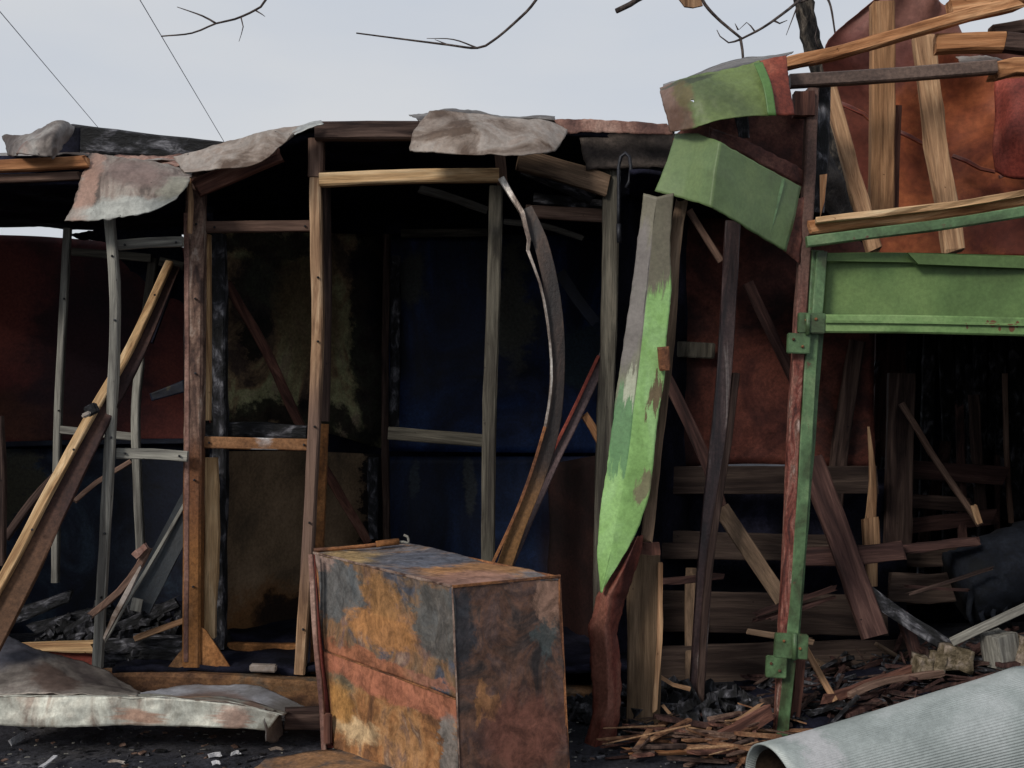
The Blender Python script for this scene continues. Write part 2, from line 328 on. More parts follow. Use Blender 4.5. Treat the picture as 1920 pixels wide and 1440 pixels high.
# ------------------------------------------------------------------ LEFT KIOSK: burnt open frame of weathered posts
KL = root("burnt_kiosk", P(180, 1250, 5.3)*1, "burnt open frame kiosk with grey posts and dark red back wall at the left", "kiosk")
KL.location.z = 0
M_maroonB = mat("scorched_maroon_sheet", [(.3, (61, 31, 33)), (.5, (99, 46, 43)), (.7, (116, 57, 49))], sc3=(1.5, 1.5, 1.5), rough=.7, spec=.2, bump=.05,
                blobs=[(.42, .9, .2, .12, (96, 58, 44), .8), (.6, .6, .2, .5, (42, 28, 36), .8)], fine=.25)
patch("back_wall", [[(-400, 446, 7.0), (0, 441, 7.0), (200, 452, 7.0), (420, 470, 7.0)], [(-400, 838, 7.0), (0, 836, 7.0), (200, 828, 7.0), (420, 836, 7.0)]], M_maroonB, KL, nu=50, nv=30, crumple=.02, cs=2)
M_navyL = mat("smoked_blue_wall", [(.3, (12, 17, 29)), (.5, (22, 29, 47)), (.7, (41, 55, 71))], sc3=(2.2, 2.2, 2), distort=1.5, rough=.6, spec=.25, bump=.15,
               blobs=[(.52, .2, .06, .22, (62, 60, 46), .5), (.95, .3, .1, .4, (18, 26, 46), .5)])
patch("lower_back_wall", [[(-400, 845, 7.03), (0, 842, 7.03), (420, 838, 7.03)], [(-400, 1195, 7.03), (0, 1192, 7.03), (420, 1190, 7.03)]], M_navyL, KL, nu=40, nv=16, crumple=.02, cs=2)
patch("light_gap_backing", [[(-420, 600, 7.1), (430, 600, 7.1)], [(-420, 1200, 7.1), (430, 1200, 7.1)]], M_soot, KL, nu=20, nv=10, crumple=.01)  # added backing that stops light showing between the wall panels
B("wall_rail", [(-300, 842, 6.94), (130, 830, 6.94), (420, 826, 6.94)], 10, .03, M_navyL, KL)
patch("side_wall", [[(-460, 350, 5.2), (-400, 430, 7.1)], [(-460, 1330, 5.2), (-400, 1190, 7.1)]], M_maroon, KL, nu=20, nv=20, crumple=.02, cs=2)  # unseen end wall, added to keep light out of the left kiosk
# roof with sooty underside
patch("roof", [[(-480, 322, 5.15), (0, 345, 5.15), (150, 345, 5.15), (350, 352, 5.2)], [(-400, 424, 6.9), (0, 427, 6.9), (140, 430, 6.9), (400, 440, 6.9)]], M_soot, KL, nu=40, nv=20, crumple=.02, cs=3, thick=.03)
patch("roof_sheet", [[(-420, 300, 5.2), (0, 296, 5.2), (100, 293, 5.2), (200, 300, 5.25), (350, 300, 5.3)], [(-420, 300, 6.9), (0, 290, 6.8), (100, 282, 6.6), (200, 288, 6.6), (350, 292, 6.6)]], M_tin, KL, nu=40, nv=20, crumple=.03, cs=4)
patch("eaves_gap_backing", [[(-300, 292, 5.2), (170, 292, 5.2)], [(-300, 352, 5.2), (150, 352, 5.2)]], M_soot, KL, nu=20, nv=4, crumple=.01)  # dark board added to block the light slit between fascia boards
B("fascia_board", [(-300, 318, 5.1), (0, 312, 5.1), (162, 304, 5.1)], 22, .05, M_orwood, KL, ragged=.03)
B("fascia_board", [(-300, 340, 5.14), (6, 336, 5.14), (148, 330, 5.14)], 15, .05, M_brown, KL, ragged=.02)
o = B("roof_beam", [(138, 262, 5.5), (300, 276, 5.5), (460, 288, 5.5)], 54, .1, M_char, KL, ragged=.06, wf=lambda f: 1-.42*f)
patch("torn_roof_edge", [[(4, 256, 5.25), (40, 250, 5.15), (80, 238, 5.1), (112, 232, 5.1), (138, 238, 5.2)], [(12, 274, 5.2), (36, 272, 5.05), (72, 262, 5.0), (104, 250, 5.0), (130, 262, 5.15)], [(18, 292, 5.15), (40, 290, 5.0), (76, 292, 4.98), (98, 292, 4.98), (106, 296, 5.0)]], M_tin, KL, nu=50, nv=30, crumple=.03, cs=7, rag=.01, fold=.02, fine=.1)
patch("torn_roof_edge", [[(112, 236, 5.3), (150, 240, 5.3)], [(100, 292, 5.3), (150, 292, 5.3)]], M_soot, KL, nu=10, nv=10, crumple=.01)
# posts and rails
B("post", [(205, 405, 5.15), (216, 560, 5.15), (213, 700, 5.15), (200, 950, 5.15), (183, 1252, 5.15)], 17, .045, M_grey, KL, jit=.05)
B("post", [(127, 428, 6.0), (117, 620, 6.0), (108, 820, 6.0), (104, 1092, 6.0)], 13, .04, M_grey, KL)
B("post", [(288, 484, 6.0), (272, 620, 6.0)], 17, .04, M_olive, KL)
B("post", [(268, 640, 5.9), (255, 760, 5.9), (258, 900, 5.9), (264, 1035, 5.9)], 15, .04, M_grey, KL, wf=lambda f: min(1, .15+f*8))
B("post", [(-2, 780, 5.2), (4, 900, 5.2), (2, 1060, 5.2)], 14, .04, M_dkbrown, KL)
B("rail", [(222, 460, 5.2), (280, 455, 5.2), (343, 453, 5.2)], 19, .03, M_grey, KL)
B("rail", [(136, 472, 5.95), (210, 478, 5.95), (284, 484, 5.95)], 15, .03, M_olive, KL)
B("rail", [(114, 806, 5.95), (180, 812, 5.95), (248, 819, 5.95)], 15, .03, M_grey, KL)
B("rail", [(220, 850, 5.2), (285, 851, 5.2), (352, 856, 5.2)], 20, .03, M_grey, KL)
B("rail", [(300, 490, 5.9), (345, 500, 5.9)], 16, .03, M_olive, KL)
B("gusset_plate", [(322, 500, 5.85), (300, 560, 5.8), (270, 640, 5.7)], 34, .02, M_soot, KL)
patch("hanging_sheet", [[(130, 432, 6.3), (200, 430, 6.2), (340, 425, 6.2)], [(170, 446, 6.3), (240, 470, 6.2), (345, 480, 6.2)], [(200, 452, 6.3), (275, 530, 6.2), (350, 575, 6.2)]], M_soot, KL, nu=30, nv=30, crumple=.05, cs=4, rag=.02)

# the long leaning angle bar
Lean = root("leaning_pole", G(-60, 1360), "long brown angle bar leaning diagonally across the left kiosk, pale along its upper edge", "pole")
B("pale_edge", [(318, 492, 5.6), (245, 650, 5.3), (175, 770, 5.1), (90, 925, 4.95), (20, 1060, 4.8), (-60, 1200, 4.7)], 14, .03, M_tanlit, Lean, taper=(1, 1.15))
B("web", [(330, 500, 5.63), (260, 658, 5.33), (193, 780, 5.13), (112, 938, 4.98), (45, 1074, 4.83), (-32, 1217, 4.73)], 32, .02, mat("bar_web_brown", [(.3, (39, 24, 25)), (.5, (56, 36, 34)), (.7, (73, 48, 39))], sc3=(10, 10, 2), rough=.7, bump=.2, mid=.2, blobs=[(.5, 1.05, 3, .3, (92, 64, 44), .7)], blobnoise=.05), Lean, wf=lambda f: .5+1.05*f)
blk("clamp", P(172, 768, 5.03), (.06, .035, .05), M_char, Lean, rot=(0, R(-28), 0))
blk("bolt", P(163, 777, 5.02), (.045, .03, .022), M_tinpale, Lean, rot=(0, R(-25), 0))
for a, b_ in ((138, 843), (60, 993), (228, 690), (290, 553)):
    Yb = 5.35 if b_ < 700 else (5.0 if b_ < 900 else 4.86)
    tube("bolt_hole", [P(a, b_, Yb-.022), P(a, b_, Yb-.012)], .006, M_char, Lean)

# ------------------------------------------------------------------ CENTRE KIOSK
KC = root("burnt_kiosk", Vector((-.5, 5.3, 0)), "burnt metal kiosk with a smoke blackened interior in the middle of the row", "kiosk")
M_p365 = mat("corner_post_rust", [(.3, (60, 44, 40)), (.45, (92, 68, 58)), (.6, (122, 96, 82)), (.76, (150, 132, 120))], sc3=(16, 16, 4), distort=1, rough=.75, spec=.25, bump=.4,
             blobs=[(.5, .68, 3, .12, (108, 66, 38), .7), (.5, .98, 3, .25, (128, 82, 38), .6)], blobnoise=.05)
B("corner_post", [(368, 325, 5.3), (367, 600, 5.3), (364, 900, 5.3), (362, 1248, 5.3)], 34, .08, M_p365, KC, jit=.02)
B("corner_post_strip", [(350, 400, 5.27), (352, 700, 5.27), (350, 1240, 5.27)], 9, .03, M_rustpink, KC)
B("torn_strip", [(354, 335, 5.22), (358, 380, 5.2), (355, 438, 5.2)], 10, .01, M_tan, KC)
B("door_jamb", [(386, 440, 5.42), (387, 600, 5.42), (386, 788, 5.42)], 17, .05, M_tanlit, KC)
B("door_jamb", [(396, 858, 5.42), (398, 1000, 5.42), (392, 1195, 5.42)], 24, .05, M_tanlit, KC, jit=.08)
B("charred_stud", [(410, 440, 5.6), (414, 800, 5.6), (410, 1215, 5.6)], 26, .08, M_char, KC, jit=.09)
M_p595 = wood("door_post_wood", (136, 104, 78), (160, 126, 96), (184, 152, 120), dark=(84, 58, 44), blobs=[(.5, .62, 3, .2, (110, 88, 78), .8)], blobnoise=.05)
B("door_post", [(592, 335, 5.3), (594, 460, 5.3), (596, 620, 5.3), (588, 830, 5.3), (577, 1050, 5.3), (563, 1262, 5.3)], 21, .07, M_p595, KC, jit=.04)
B("door_post_head", [(594, 262, 5.3), (593, 334, 5.3)], 28, .08, M_brown, KC)
B("door_post_board", [(607, 795, 5.4), (603, 900, 5.4), (598, 1040, 5.4), (590, 1262, 5.4)], 17, .05, M_rustor, KC)
B("door_post_board", [(612, 350, 5.4), (614, 560, 5.4), (610, 790, 5.4)], 14, .05, M_dkbrown, KC)
B("door_header", [(600, 338, 5.28), (770, 331, 5.28), (936, 329, 5.28)], 25, .06, M_tanlit, KC, jit=.02)
B("post_stub", [(937, 288, 5.3), (942, 345, 5.3)], 20, .06, M_brown, KC)
B("rail", [(386, 426, 5.33), (583, 424, 5.33)], 21, .035, M_brown, KC, jit=.02)
M_midrail = mat("scuffed_rust", [(.3, (86, 56, 36)), (.5, (124, 84, 52)), (.7, (142, 100, 66))], sc3=(8, 8, 3), rough=.75, spec=.25, bump=.3, blobs=[(.9, .58, .8, .12, (190, 190, 192), .4)], blobnoise=.1, blobscale=9)
B("rail", [(379, 829, 5.33), (582, 834, 5.33)], 22, .035, M_midrail, KC, jit=.02)
B("shelf_edge", [(378, 806, 5.7), (470, 804, 5.7), (580, 812, 5.7)], 26, .2, M_char, KC, jit=.04)
B("eaves_beam", [(592, 247, 5.26), (690, 246, 5.26), (800, 246, 5.26)], 34, .07, M_dkbrown, KC, jit=.02)
patch("eaves_board", [[(1085, 250, 5.32), (1170, 246, 5.32), (1268, 250, 5.32)], [(1100, 318, 5.32), (1180, 314, 5.32), (1268, 314, 5.32)]], mat("eaves_sheet", [(.3, (46, 40, 38)), (.5, (68, 60, 56)), (.7, (88, 78, 72))], sc3=(5, 5, 9), rough=.7, bump=.2, mid=.25), KC, nu=20, nv=10, crumple=.012, thick=.03, rag=.01)
patch("roof_edge_strip", [[(1040, 224, 5.2), (1120, 224, 5.2), (1250, 232, 5.2)], [(1060, 250, 5.18), (1130, 248, 5.18), (1262, 252, 5.18)]], M_rustpink, KC, nu=30, nv=6, crumple=.012, rag=.008)
B("rafter", [(372, 352, 5.22), (440, 322, 5.22), (520, 288, 5.22)], 34, .05, M_redwood, KC, ragged=.03)
B("rafter", [(975, 300, 5.36), (1060, 322, 5.36), (1140, 350, 5.36)], 40, .05, M_dimwood2, KC, ragged=.03, jit=.06)
B("rafter", [(985, 318, 5.5), (1050, 345, 5.5), (1110, 372, 5.5)], 22, .05, M_char, KC, ragged=.03, jit=.06)
B("post", [(931, 350, 5.6), (924, 600, 5.6), (917, 820, 5.6), (914, 1262, 5.6)], 26, .06, M_olive, KC, jit=.04)
B("post", [(1146, 310, 5.4), (1142, 600, 5.4), (1132, 860, 5.4), (1124, 1320, 5.4)], 30, .07, M_olive, KC, jit=.05)
B("rail", [(985, 396, 5.55), (1132, 405, 5.55)], 24, .04, M_brown, KC, jit=.03)
B("charred_rail", [(1000, 372, 5.62), (1132, 385, 5.62)], 20, .04, M_char, KC, jit=.1)
B("back_rail", [(752, 438, 7.0), (914, 436, 7.0)], 15, .04, M_olive, KC)
B("back_rail", [(728, 812, 6.3), (906, 826, 6.3)], 24, .04, M_olive, KC)
B("back_stud", [(726, 440, 6.9), (722, 780, 6.9), (727, 1100, 6.9)], 13, .06, M_dkbrown, KC, jit=.08)
B("zigzag_char", [(742, 480, 6.95), (740, 800, 6.95)], 18, .05, M_char, KC, jit=.2)
B("zigzag_char", [(700, 858, 6.7), (700, 1010, 6.7)], 18, .05, M_char, KC, jit=.2)
B("inner_brace", [(425, 530, 6.0), (500, 660, 6.15), (572, 815, 6.3), (690, 1015, 6.7)], 18, .03, M_redwood, KC, jit=.06)
B("fallen_lath", [(788, 355, 6.2), (850, 372, 6.2), (912, 394, 6.2)], 15, .03, M_grey, KC, ragged=.02, jit=.1)
B("fallen_lath", [(948, 416, 6.3), (1020, 424, 6.3), (1092, 446, 6.3)], 10, .03, M_grey, KC, ragged=.02, jit=.1)
B("fallen_lath", [(1050, 510, 6.3), (1082, 560, 6.3), (1118, 606, 6.3)], 22, .02, M_navyL, KC)
# interior walls
M_yel = mat("smoked_yellow_wall", [(.3, (78, 63, 55)), (.42, (135, 111, 82)), (.55, (152, 152, 109)), (.7, (152, 132, 109))], sc3=(2.5, 2.5, 2), distort=1, mid=0.25, rough=.75, spec=.15, bump=.05, fine=.3,
            blobs=[(.32, .3, .22, .2, (24, 28, 32), .5), (.55, .4, .2, .36, (94, 78, 54), .9), (.95, .4, .16, .6, (12, 16, 26), .4), (.24, .55, .1, .12, (28, 28, 26), .4), (.5, .95, .6, .08, (18, 18, 20), .6), (.32, .05, .4, .08, (44, 42, 38), .6)])
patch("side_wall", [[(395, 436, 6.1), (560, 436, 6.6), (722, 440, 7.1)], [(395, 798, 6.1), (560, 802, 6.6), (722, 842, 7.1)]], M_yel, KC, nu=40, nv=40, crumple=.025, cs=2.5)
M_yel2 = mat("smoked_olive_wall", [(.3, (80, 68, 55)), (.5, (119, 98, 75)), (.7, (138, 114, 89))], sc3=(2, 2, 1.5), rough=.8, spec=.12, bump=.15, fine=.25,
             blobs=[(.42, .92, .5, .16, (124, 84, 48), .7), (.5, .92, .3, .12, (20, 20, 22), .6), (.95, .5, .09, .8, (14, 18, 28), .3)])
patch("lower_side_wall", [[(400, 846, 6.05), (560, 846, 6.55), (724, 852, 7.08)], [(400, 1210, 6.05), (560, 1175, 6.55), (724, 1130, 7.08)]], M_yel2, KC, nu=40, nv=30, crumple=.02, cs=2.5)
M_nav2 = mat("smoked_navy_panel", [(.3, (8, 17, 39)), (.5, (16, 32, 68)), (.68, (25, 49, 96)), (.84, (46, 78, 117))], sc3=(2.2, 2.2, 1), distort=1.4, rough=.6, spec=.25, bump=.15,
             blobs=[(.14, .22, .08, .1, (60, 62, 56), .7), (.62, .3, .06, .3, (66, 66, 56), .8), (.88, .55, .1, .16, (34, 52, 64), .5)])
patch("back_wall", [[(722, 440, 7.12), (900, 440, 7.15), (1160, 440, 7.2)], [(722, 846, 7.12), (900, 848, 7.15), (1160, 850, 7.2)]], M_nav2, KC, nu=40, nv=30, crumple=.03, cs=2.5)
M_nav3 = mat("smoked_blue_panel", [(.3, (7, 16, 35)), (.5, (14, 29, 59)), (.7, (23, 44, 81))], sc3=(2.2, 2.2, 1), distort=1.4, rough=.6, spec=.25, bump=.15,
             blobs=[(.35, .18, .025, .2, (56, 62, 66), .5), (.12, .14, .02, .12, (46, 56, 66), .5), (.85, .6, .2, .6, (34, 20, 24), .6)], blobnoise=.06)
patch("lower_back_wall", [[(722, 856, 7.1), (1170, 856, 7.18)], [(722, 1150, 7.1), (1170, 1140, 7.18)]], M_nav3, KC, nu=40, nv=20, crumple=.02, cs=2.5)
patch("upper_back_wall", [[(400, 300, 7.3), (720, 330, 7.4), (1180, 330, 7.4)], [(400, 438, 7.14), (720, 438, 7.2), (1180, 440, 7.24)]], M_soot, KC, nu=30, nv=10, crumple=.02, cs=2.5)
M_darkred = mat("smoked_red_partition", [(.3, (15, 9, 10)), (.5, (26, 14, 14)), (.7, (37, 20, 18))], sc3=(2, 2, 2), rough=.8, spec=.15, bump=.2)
patch("partition_wall", [[(1030, 870, 6.4), (1140, 850, 5.9)], [(1030, 1200, 6.4), (1140, 1260, 5.9)]], M_darkred, KC, nu=20, nv=20, crumple=.02, cs=3)
patch("partition_wall", [[(1150, 330, 5.5), (1160, 330, 7.3)], [(1136, 1340, 5.5), (1160, 1160, 7.3)]], M_soot, KC, nu=20, nv=20, crumple=.02, cs=3)
patch("partition_wall", [[(345, 430, 5.5), (385, 430, 6.2)], [(352, 1245, 5.5), (398, 1200, 6.2)]], M_char, KC, nu=10, nv=20, crumple=.02, cs=3)
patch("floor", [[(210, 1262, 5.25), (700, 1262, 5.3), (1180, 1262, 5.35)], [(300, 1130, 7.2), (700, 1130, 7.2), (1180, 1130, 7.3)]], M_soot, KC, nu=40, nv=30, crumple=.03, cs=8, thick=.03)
patch("light_gap_backing", [[(370, 330, 7.45), (1190, 330, 7.45)], [(370, 1180, 7.45), (1190, 1180, 7.45)]], M_soot, KC, nu=20, nv=20, crumple=.01)  # extra sheet added behind the panels to close light gaps
patch("partition_wall", [[(1150, 300, 5.52), (1300, 300, 6.25)], [(1130, 1345, 5.52), (1290, 1240, 6.25)]], M_soot, KC, nu=20, nv=20, crumple=.01)  # added backing, closes the bright slit between the two kiosks
# floor beam
M_sill = mat("sill_rust", [(.3, (60, 40, 30)), (.45, (96, 66, 44)), (.6, (120, 86, 56)), (.75, (90, 78, 66))], sc3=(5, 5, 3), mid=0.3, rough=.8, spec=.2, bump=.4)
B("sill_beam", [(170, 1288, 5.3), (380, 1290, 5.28), (600, 1306, 5.25), (700, 1310, 5.25), (1150, 1320, 5.4)], 62, .12, M_sill, KC, jit=.02)
B("inner_sill", [(415, 1232, 5.7), (565, 1234, 5.7)], 54, .05, M_rustor, KC, jit=.03)
prism("gusset_plate", [(374, 1174), (386, 1182), (434, 1254), (374, 1258)], 5.28, .01, M_rustor, KC)
prism("gusset_plate", [(350, 1206), (350, 1262), (306, 1262)], 5.28, .01, M_sill, KC)
blk("label_block", P(494, 1252, 5.24), (.13, .04, .035), M_tinpale, KC, rot=(0, R(2), 0), jit=.004)
# roof
patch("roof", [[(350, 335, 5.3), (480, 290, 5.3), (592, 258, 5.3), (780, 258, 5.3), (1030, 258, 5.3), (1270, 262, 5.35)], [(330, 395, 7.3), (480, 395, 7.35), (592, 395, 7.35), (780, 400, 7.35), (1030, 402, 7.35), (1270, 402, 7.35)]], M_soot, KC, nu=60, nv=20, crumple=.03, cs=3, thick=.03, smooth=False)
patch("roof_skin", [[(330, 318, 5.24), (470, 268, 5.24), (590, 234, 5.24), (690, 231, 5.24), (780, 232, 5.24), (1030, 226, 5.24), (1265, 236, 5.28)], [(330, 376, 7.4), (470, 372, 7.4), (590, 372, 7.4), (690, 372, 7.4), (780, 372, 7.4), (1030, 372, 7.4), (1265, 380, 7.4)]], M_galvdark, KC, nu=70, nv=20, crumple=.018, cs=5, smooth=False)
patch("torn_roof_sheet", [[(170, 290, 5.2), (225, 294, 5.12), (290, 300, 5.12), (362, 322, 5.15)], [(150, 345, 5.06), (215, 340, 5.0), (285, 345, 4.98), (352, 346, 5.02)], [(120, 414, 5.0), (200, 412, 4.95), (270, 400, 4.92), (332, 372, 4.98)]], M_hang, KC, nu=60, nv=44, crumple=.02, cs=5, rag=.01, fold=.012, fine=.1)
patch("torn_roof_sheet", [[(325, 296, 5.2), (420, 268, 5.15), (500, 246, 5.15), (598, 226, 5.18)], [(345, 322, 5.1), (420, 316, 5.05), (500, 295, 5.05), (548, 250, 5.12)]], M_tinpale, KC, nu=60, nv=20, crumple=.014, cs=5, rag=.006, fold=.022, fine=.1)
patch("torn_roof_sheet", [[(540, 245, 5.18), (575, 232, 5.15), (602, 226, 5.15)], [(552, 252, 5.1), (582, 240, 5.1), (606, 232, 5.1)]], M_galv, KC, nu=20, nv=8, crumple=.01, rag=.006)
patch("torn_roof_sheet", [[(160, 290, 5.35), (300, 290, 5.35), (420, 284, 5.35)], [(170, 312, 5.2), (310, 310, 5.2), (430, 312, 5.2)]], M_rustpink, KC, nu=40, nv=10, crumple=.03, cs=9, rag=.01)
patch("peeled_roof_sheet", [[(806, 208, 5.2), (870, 210, 5.14), (960, 220, 5.14), (1020, 226, 5.14), (1064, 244, 5.18)], [(776, 246, 5.1), (860, 242, 5.05), (950, 252, 5.04), (1010, 256, 5.05), (1056, 262, 5.1)], [(768, 283, 5.08), (840, 286, 5.0), (940, 290, 4.98), (1000, 289, 5.0), (1040, 284, 5.06)]], M_tinpale, KC, nu=70, nv=40, crumple=.012, cs=4, rag=.01, fold=.022, fine=.1)
patch("peeled_roof_sheet", [[(768, 218, 5.4), (830, 206, 5.35), (930, 214, 5.35), (1040, 220, 5.35)], [(785, 226, 5.22), (840, 216, 5.22), (930, 224, 5.22), (1040, 232, 5.22)]], M_galvdark, KC, nu=40, nv=8, crumple=.02, cs=8, rag=.012)
patch("painted_sky_sliver", [[(486, 322, 6.2), (530, 304, 6.2), (582, 318, 6.2)], [(486, 330, 6.25), (530, 326, 6.25), (590, 332, 6.25)]], M_rustpink, KC, nu=20, nv=6, crumple=.01, rag=.01)  # pale pinkish sheet standing in for a sliver of sky light
B("painted_sky_sliver", [(602, 322, 5.7), (640, 324, 5.7)], 6, .02, M_tinpale, KC)  # pale bar standing in for the smaller sliver of light
# buckled door frame strips
Bent = root("buckled_door_strip", P(940, 1300, 5.3), "dark metal door strip buckled in a long bow, with a thin shining edge", "metal strip")
Bent.location.z = .12
M_shine = mat("bare_metal_edge", [(.3, (100, 84, 74)), (.5, (160, 148, 138)), (.7, (214, 208, 200))], sc3=(10, 10, 2), rough=.35, spec=.6, metal=.5, bump=.2)
B("shining_edge", [(940, 335, 5.18), (958, 365, 5.16), (980, 400, 5.14), (992, 450, 5.12), (990, 470, 5.12), (1012, 530, 5.1), (1026, 600, 5.1), (1034, 680, 5.1), (1032, 740, 5.1), (1022, 800, 5.1)], 8, .02, M_shine, Bent, jit=.06, wf=lambda f: 1.6-1.0*min(1, f*2.5))
B("strip_edge", [(1022, 800, 5.1), (998, 880, 5.1), (966, 965, 5.1), (922, 1060, 5.1)], 6, .02, M_rust, Bent)
M_bent = mat("bent_strip_brown", [(.3, (30, 24, 24)), (.5, (52, 40, 36)), (.7, (76, 58, 48))], sc3=(12, 12, 2), rough=.55, spec=.4, bump=.3, blobs=[(.5, .92, 3, .2, (124, 86, 46), .7)], blobnoise=.05)
B("flange", [(985, 392, 5.2), (1012, 450, 5.16), (1032, 530, 5.14), (1044, 620, 5.13), (1044, 720, 5.13), (1034, 810, 5.13), (1006, 900, 5.13), (972, 985, 5.13), (932, 1100, 5.15)], 28, .015, M_bent, Bent)
BR = root("leaning_batten", P(960, 1250, 5.35), "purple brown metal batten leaning in a straight line behind the bowed strip", "batten"); BR.location.z = .1
B("batten", [(1134, 664, 5.45), (1090, 760, 5.38), (1040, 862, 5.3), (985, 985, 5.22), (945, 1080, 5.2)], 20, .03, M_purple, BR)
B("batten_lip", [(1122, 668, 5.42), (1078, 762, 5.35), (1028, 864, 5.27), (970, 990, 5.2)], 6, .03, M_maroon, BR)
B("wood_peg", [(1097, 780, 5.4), (1112, 803, 5.4), (1127, 832, 5.4)], 15, .03, M_orwood, KC, ragged=.02)
# hook on the eaves
HK = root("iron_hook", P(1170, 430, 5.25), "black iron loop hanging upright under the eaves beside the green strip", "hook")
pts = [(1160, 420), (1160, 350), (1160, 312), (1164, 294), (1172, 287), (1180, 294), (1183, 315), (1180, 340), (1174, 352)]
tube("loop", [P(a, b_, 5.22) for a, b_ in pts], .009, M_hook, HK)
tube("shank", [P(1160, 420, 5.22), P(1161, 455, 5.22)], .012, M_hook, HK)

# left interior debris
M_blue = mat("grey_blue_strip", [(.3, (17, 22, 28)), (.5, (25, 33, 41)), (.7, (38, 46, 52))], rough=.5, spec=.4, bump=.15)
SL = root("leaning_metal_slat", P(250, 1150, 5.3), "dark blue grey metal slat leaning against the rusty corner post", "metal slat"); SL.location.z = .16
B("slat", [(392, 880, 5.5), (326, 1006, 5.38), (258, 1140, 5.3)], 48, .01, M_blue, SL)
B("pale_edge", [(372, 900, 5.46), (300, 1026, 5.33), (232, 1140, 5.26), (196, 1204, 5.24)], 6, .015, M_grey, SL)
blk("tape", P(256, 1134, 5.26), (.055, .006, .065), M_grey, SL, rot=(0, R(12), 0), bev=.002)
B("splintered_lath", [(278, 1028, 5.0), (262, 1060, 5.0), (225, 1108, 5.0), (172, 1152, 5.05)], 13, .03, M_brown, None, ragged=.03, jit=.1, T=("splintered brown lath with a reddish broken tip beside the dark slat", "lath"))
B("splintered_lath", [(262, 1066, 4.98), (240, 1110, 4.98), (215, 1155, 4.98), (196, 1195, 5.0)], 10, .02, M_tinpale, None, ragged=.03, jit=.1, wf=lambda f: .5+.6*math.sin(math.pi*f), T=("pale narrow lath leaning down to the charred boards behind the second grey post", "lath"))
B("splintered_lath", [(360, 1158, 5.4), (310, 1176, 5.38), (258, 1196, 5.36)], 11, .03, M_tan, None, ragged=.03, jit=.1, T=("short tan lath lying on the pile of charred planks by the corner post", "lath"))
blk("broken_chip", P(265, 1032, 4.97), (.07, .03, .03), M_rustpink, None, rot=(0, R(-42), 0), jit=.01, sub=2, T=("small pinkish broken wood chip on the tip of the brown lath", "wood chip"))
B("lying_board", [(38, 1212, 5.3), (110, 1212, 5.28), (178, 1212, 5.28)], 20, .08, M_tanlit, None, ragged=.04, jit=.08, taper=(.6, 1), T=("pale split board lying on the ground left of the second grey post", "board"))
B("lying_board", [(-40, 1240, 5.34), (90, 1236, 5.32), (185, 1238, 5.32)], 36, .06, M_maroon, None, ragged=.02, T=("dark red board lying under the pale split board", "board"))
r_ = random.Random(4)
charpos = [((200, 1212), (348, 1212), 26), ((205, 1230), (340, 1228), 20), ((198, 1242), (330, 1250), 16), ((240, 1200), (352, 1204), 18)]
names = ["topmost", "second", "lowest", "rearmost"]
lab = ["thick charred plank with cracked scales on top of the heap by the corner post", "charred plank in the middle of the heap behind the second grey post", "thin charred plank with pale ash at the bottom of the heap by the sill", "charred plank at the back of the heap, running under the tan lath"]
for i, (a, b_, w) in enumerate(charpos):
    Y = 5.45+.03*(i == 3)*4
    B("charred_plank", [(a[0], a[1], Y), ((a[0]+b_[0])/2, (a[1]+b_[1])/2-3, Y), (b_[0], b_[1], Y)], w, .09, M_char, None, jit=.14, ragged=.05, T=(lab[i], "plank", "charred planks heaped behind the second post"))
rr2 = random.Random(12)
for k, l in enumerate(["charred beam end lying across the left kiosk floor behind the long angle bar", "short charred plank leaning on the heap under the dark metal slat", "charred plank at the foot of the first grey post inside the left kiosk"]):
    a = [((60, 1180), (180, 1150)), ((215, 1180), (330, 1130)), ((20, 1160), (130, 1120))][k]
    B("charred_plank", [(a[0][0], a[0][1], 5.7), (a[1][0], a[1][1], 5.8)], 22, .08, M_char, None, jit=.16, ragged=.06, T=(l, "plank", "charred planks heaped behind the second post"))
# charred heap (uncountable)
def heap(name, cx, cy, rx, ry, h, m, T, seed, n=260, smin=.02, smax=.08, z0=0):
    rr = random.Random(seed); me = bpy.data.meshes.new(name); bm = bmesh.new()
    for i in range(n):
        a = rr.random()*6.283; q = math.sqrt(rr.random()); x = q*rx*math.cos(a); y = q*ry*math.sin(a)
        z = h*(1-q*q)*rr.random()+.01; s = rr.uniform(smin, smax)
        mt = Matrix.Translation((x, y, z)) @ Matrix.Rotation(rr.random()*6, 4, (rr.random(), rr.random(), rr.random()+.01)) @ Matrix.Diagonal((s*rr.uniform(.6, 2.2), s*rr.uniform(.5, 1), s*rr.uniform(.2, .7), 1))
        bmesh.ops.create_cube(bm, size=1, matrix=mt)
    for v in bm.verts: v.co += Vector((noise.noise(v.co*40), noise.noise(v.co*40+Vector((9, 0, 0))), noise.noise(v.co*40+Vector((0, 9, 0)))))*.012
    bm.to_mesh(me); bm.free()
    o = link(name, me, m, None, Vector((cx, cy, z0))); tag(o, *T); o['kind'] = 'stuff'; return o
heap("charred_rubble", -2.05, 5.75, .75, .5, .42, M_char, ("black charred rubble heaped inside the left kiosk", "rubble"), 3, n=900, z0=.02)
heap("charred_rubble", .75, 5.2, .5, .3, .12, M_char, ("black ash and rubble between the rusty cabinet and the green kiosk", "rubble"), 5, n=300)
B("leaning_stick", [(10, 1010, 5.6), (60, 940, 5.7), (115, 880, 5.8)], 14, .03, M_dkbrown, None, T=("dark stick leaning behind the long angle bar at the far left", "stick"))
B("leaning_stick", [(140, 940, 5.5), (180, 905, 5.6), (245, 865, 5.7)], 9, .02, M_brown, None, jit=.1, T=("thin brown stick rising to the right behind the second grey post", "stick"))
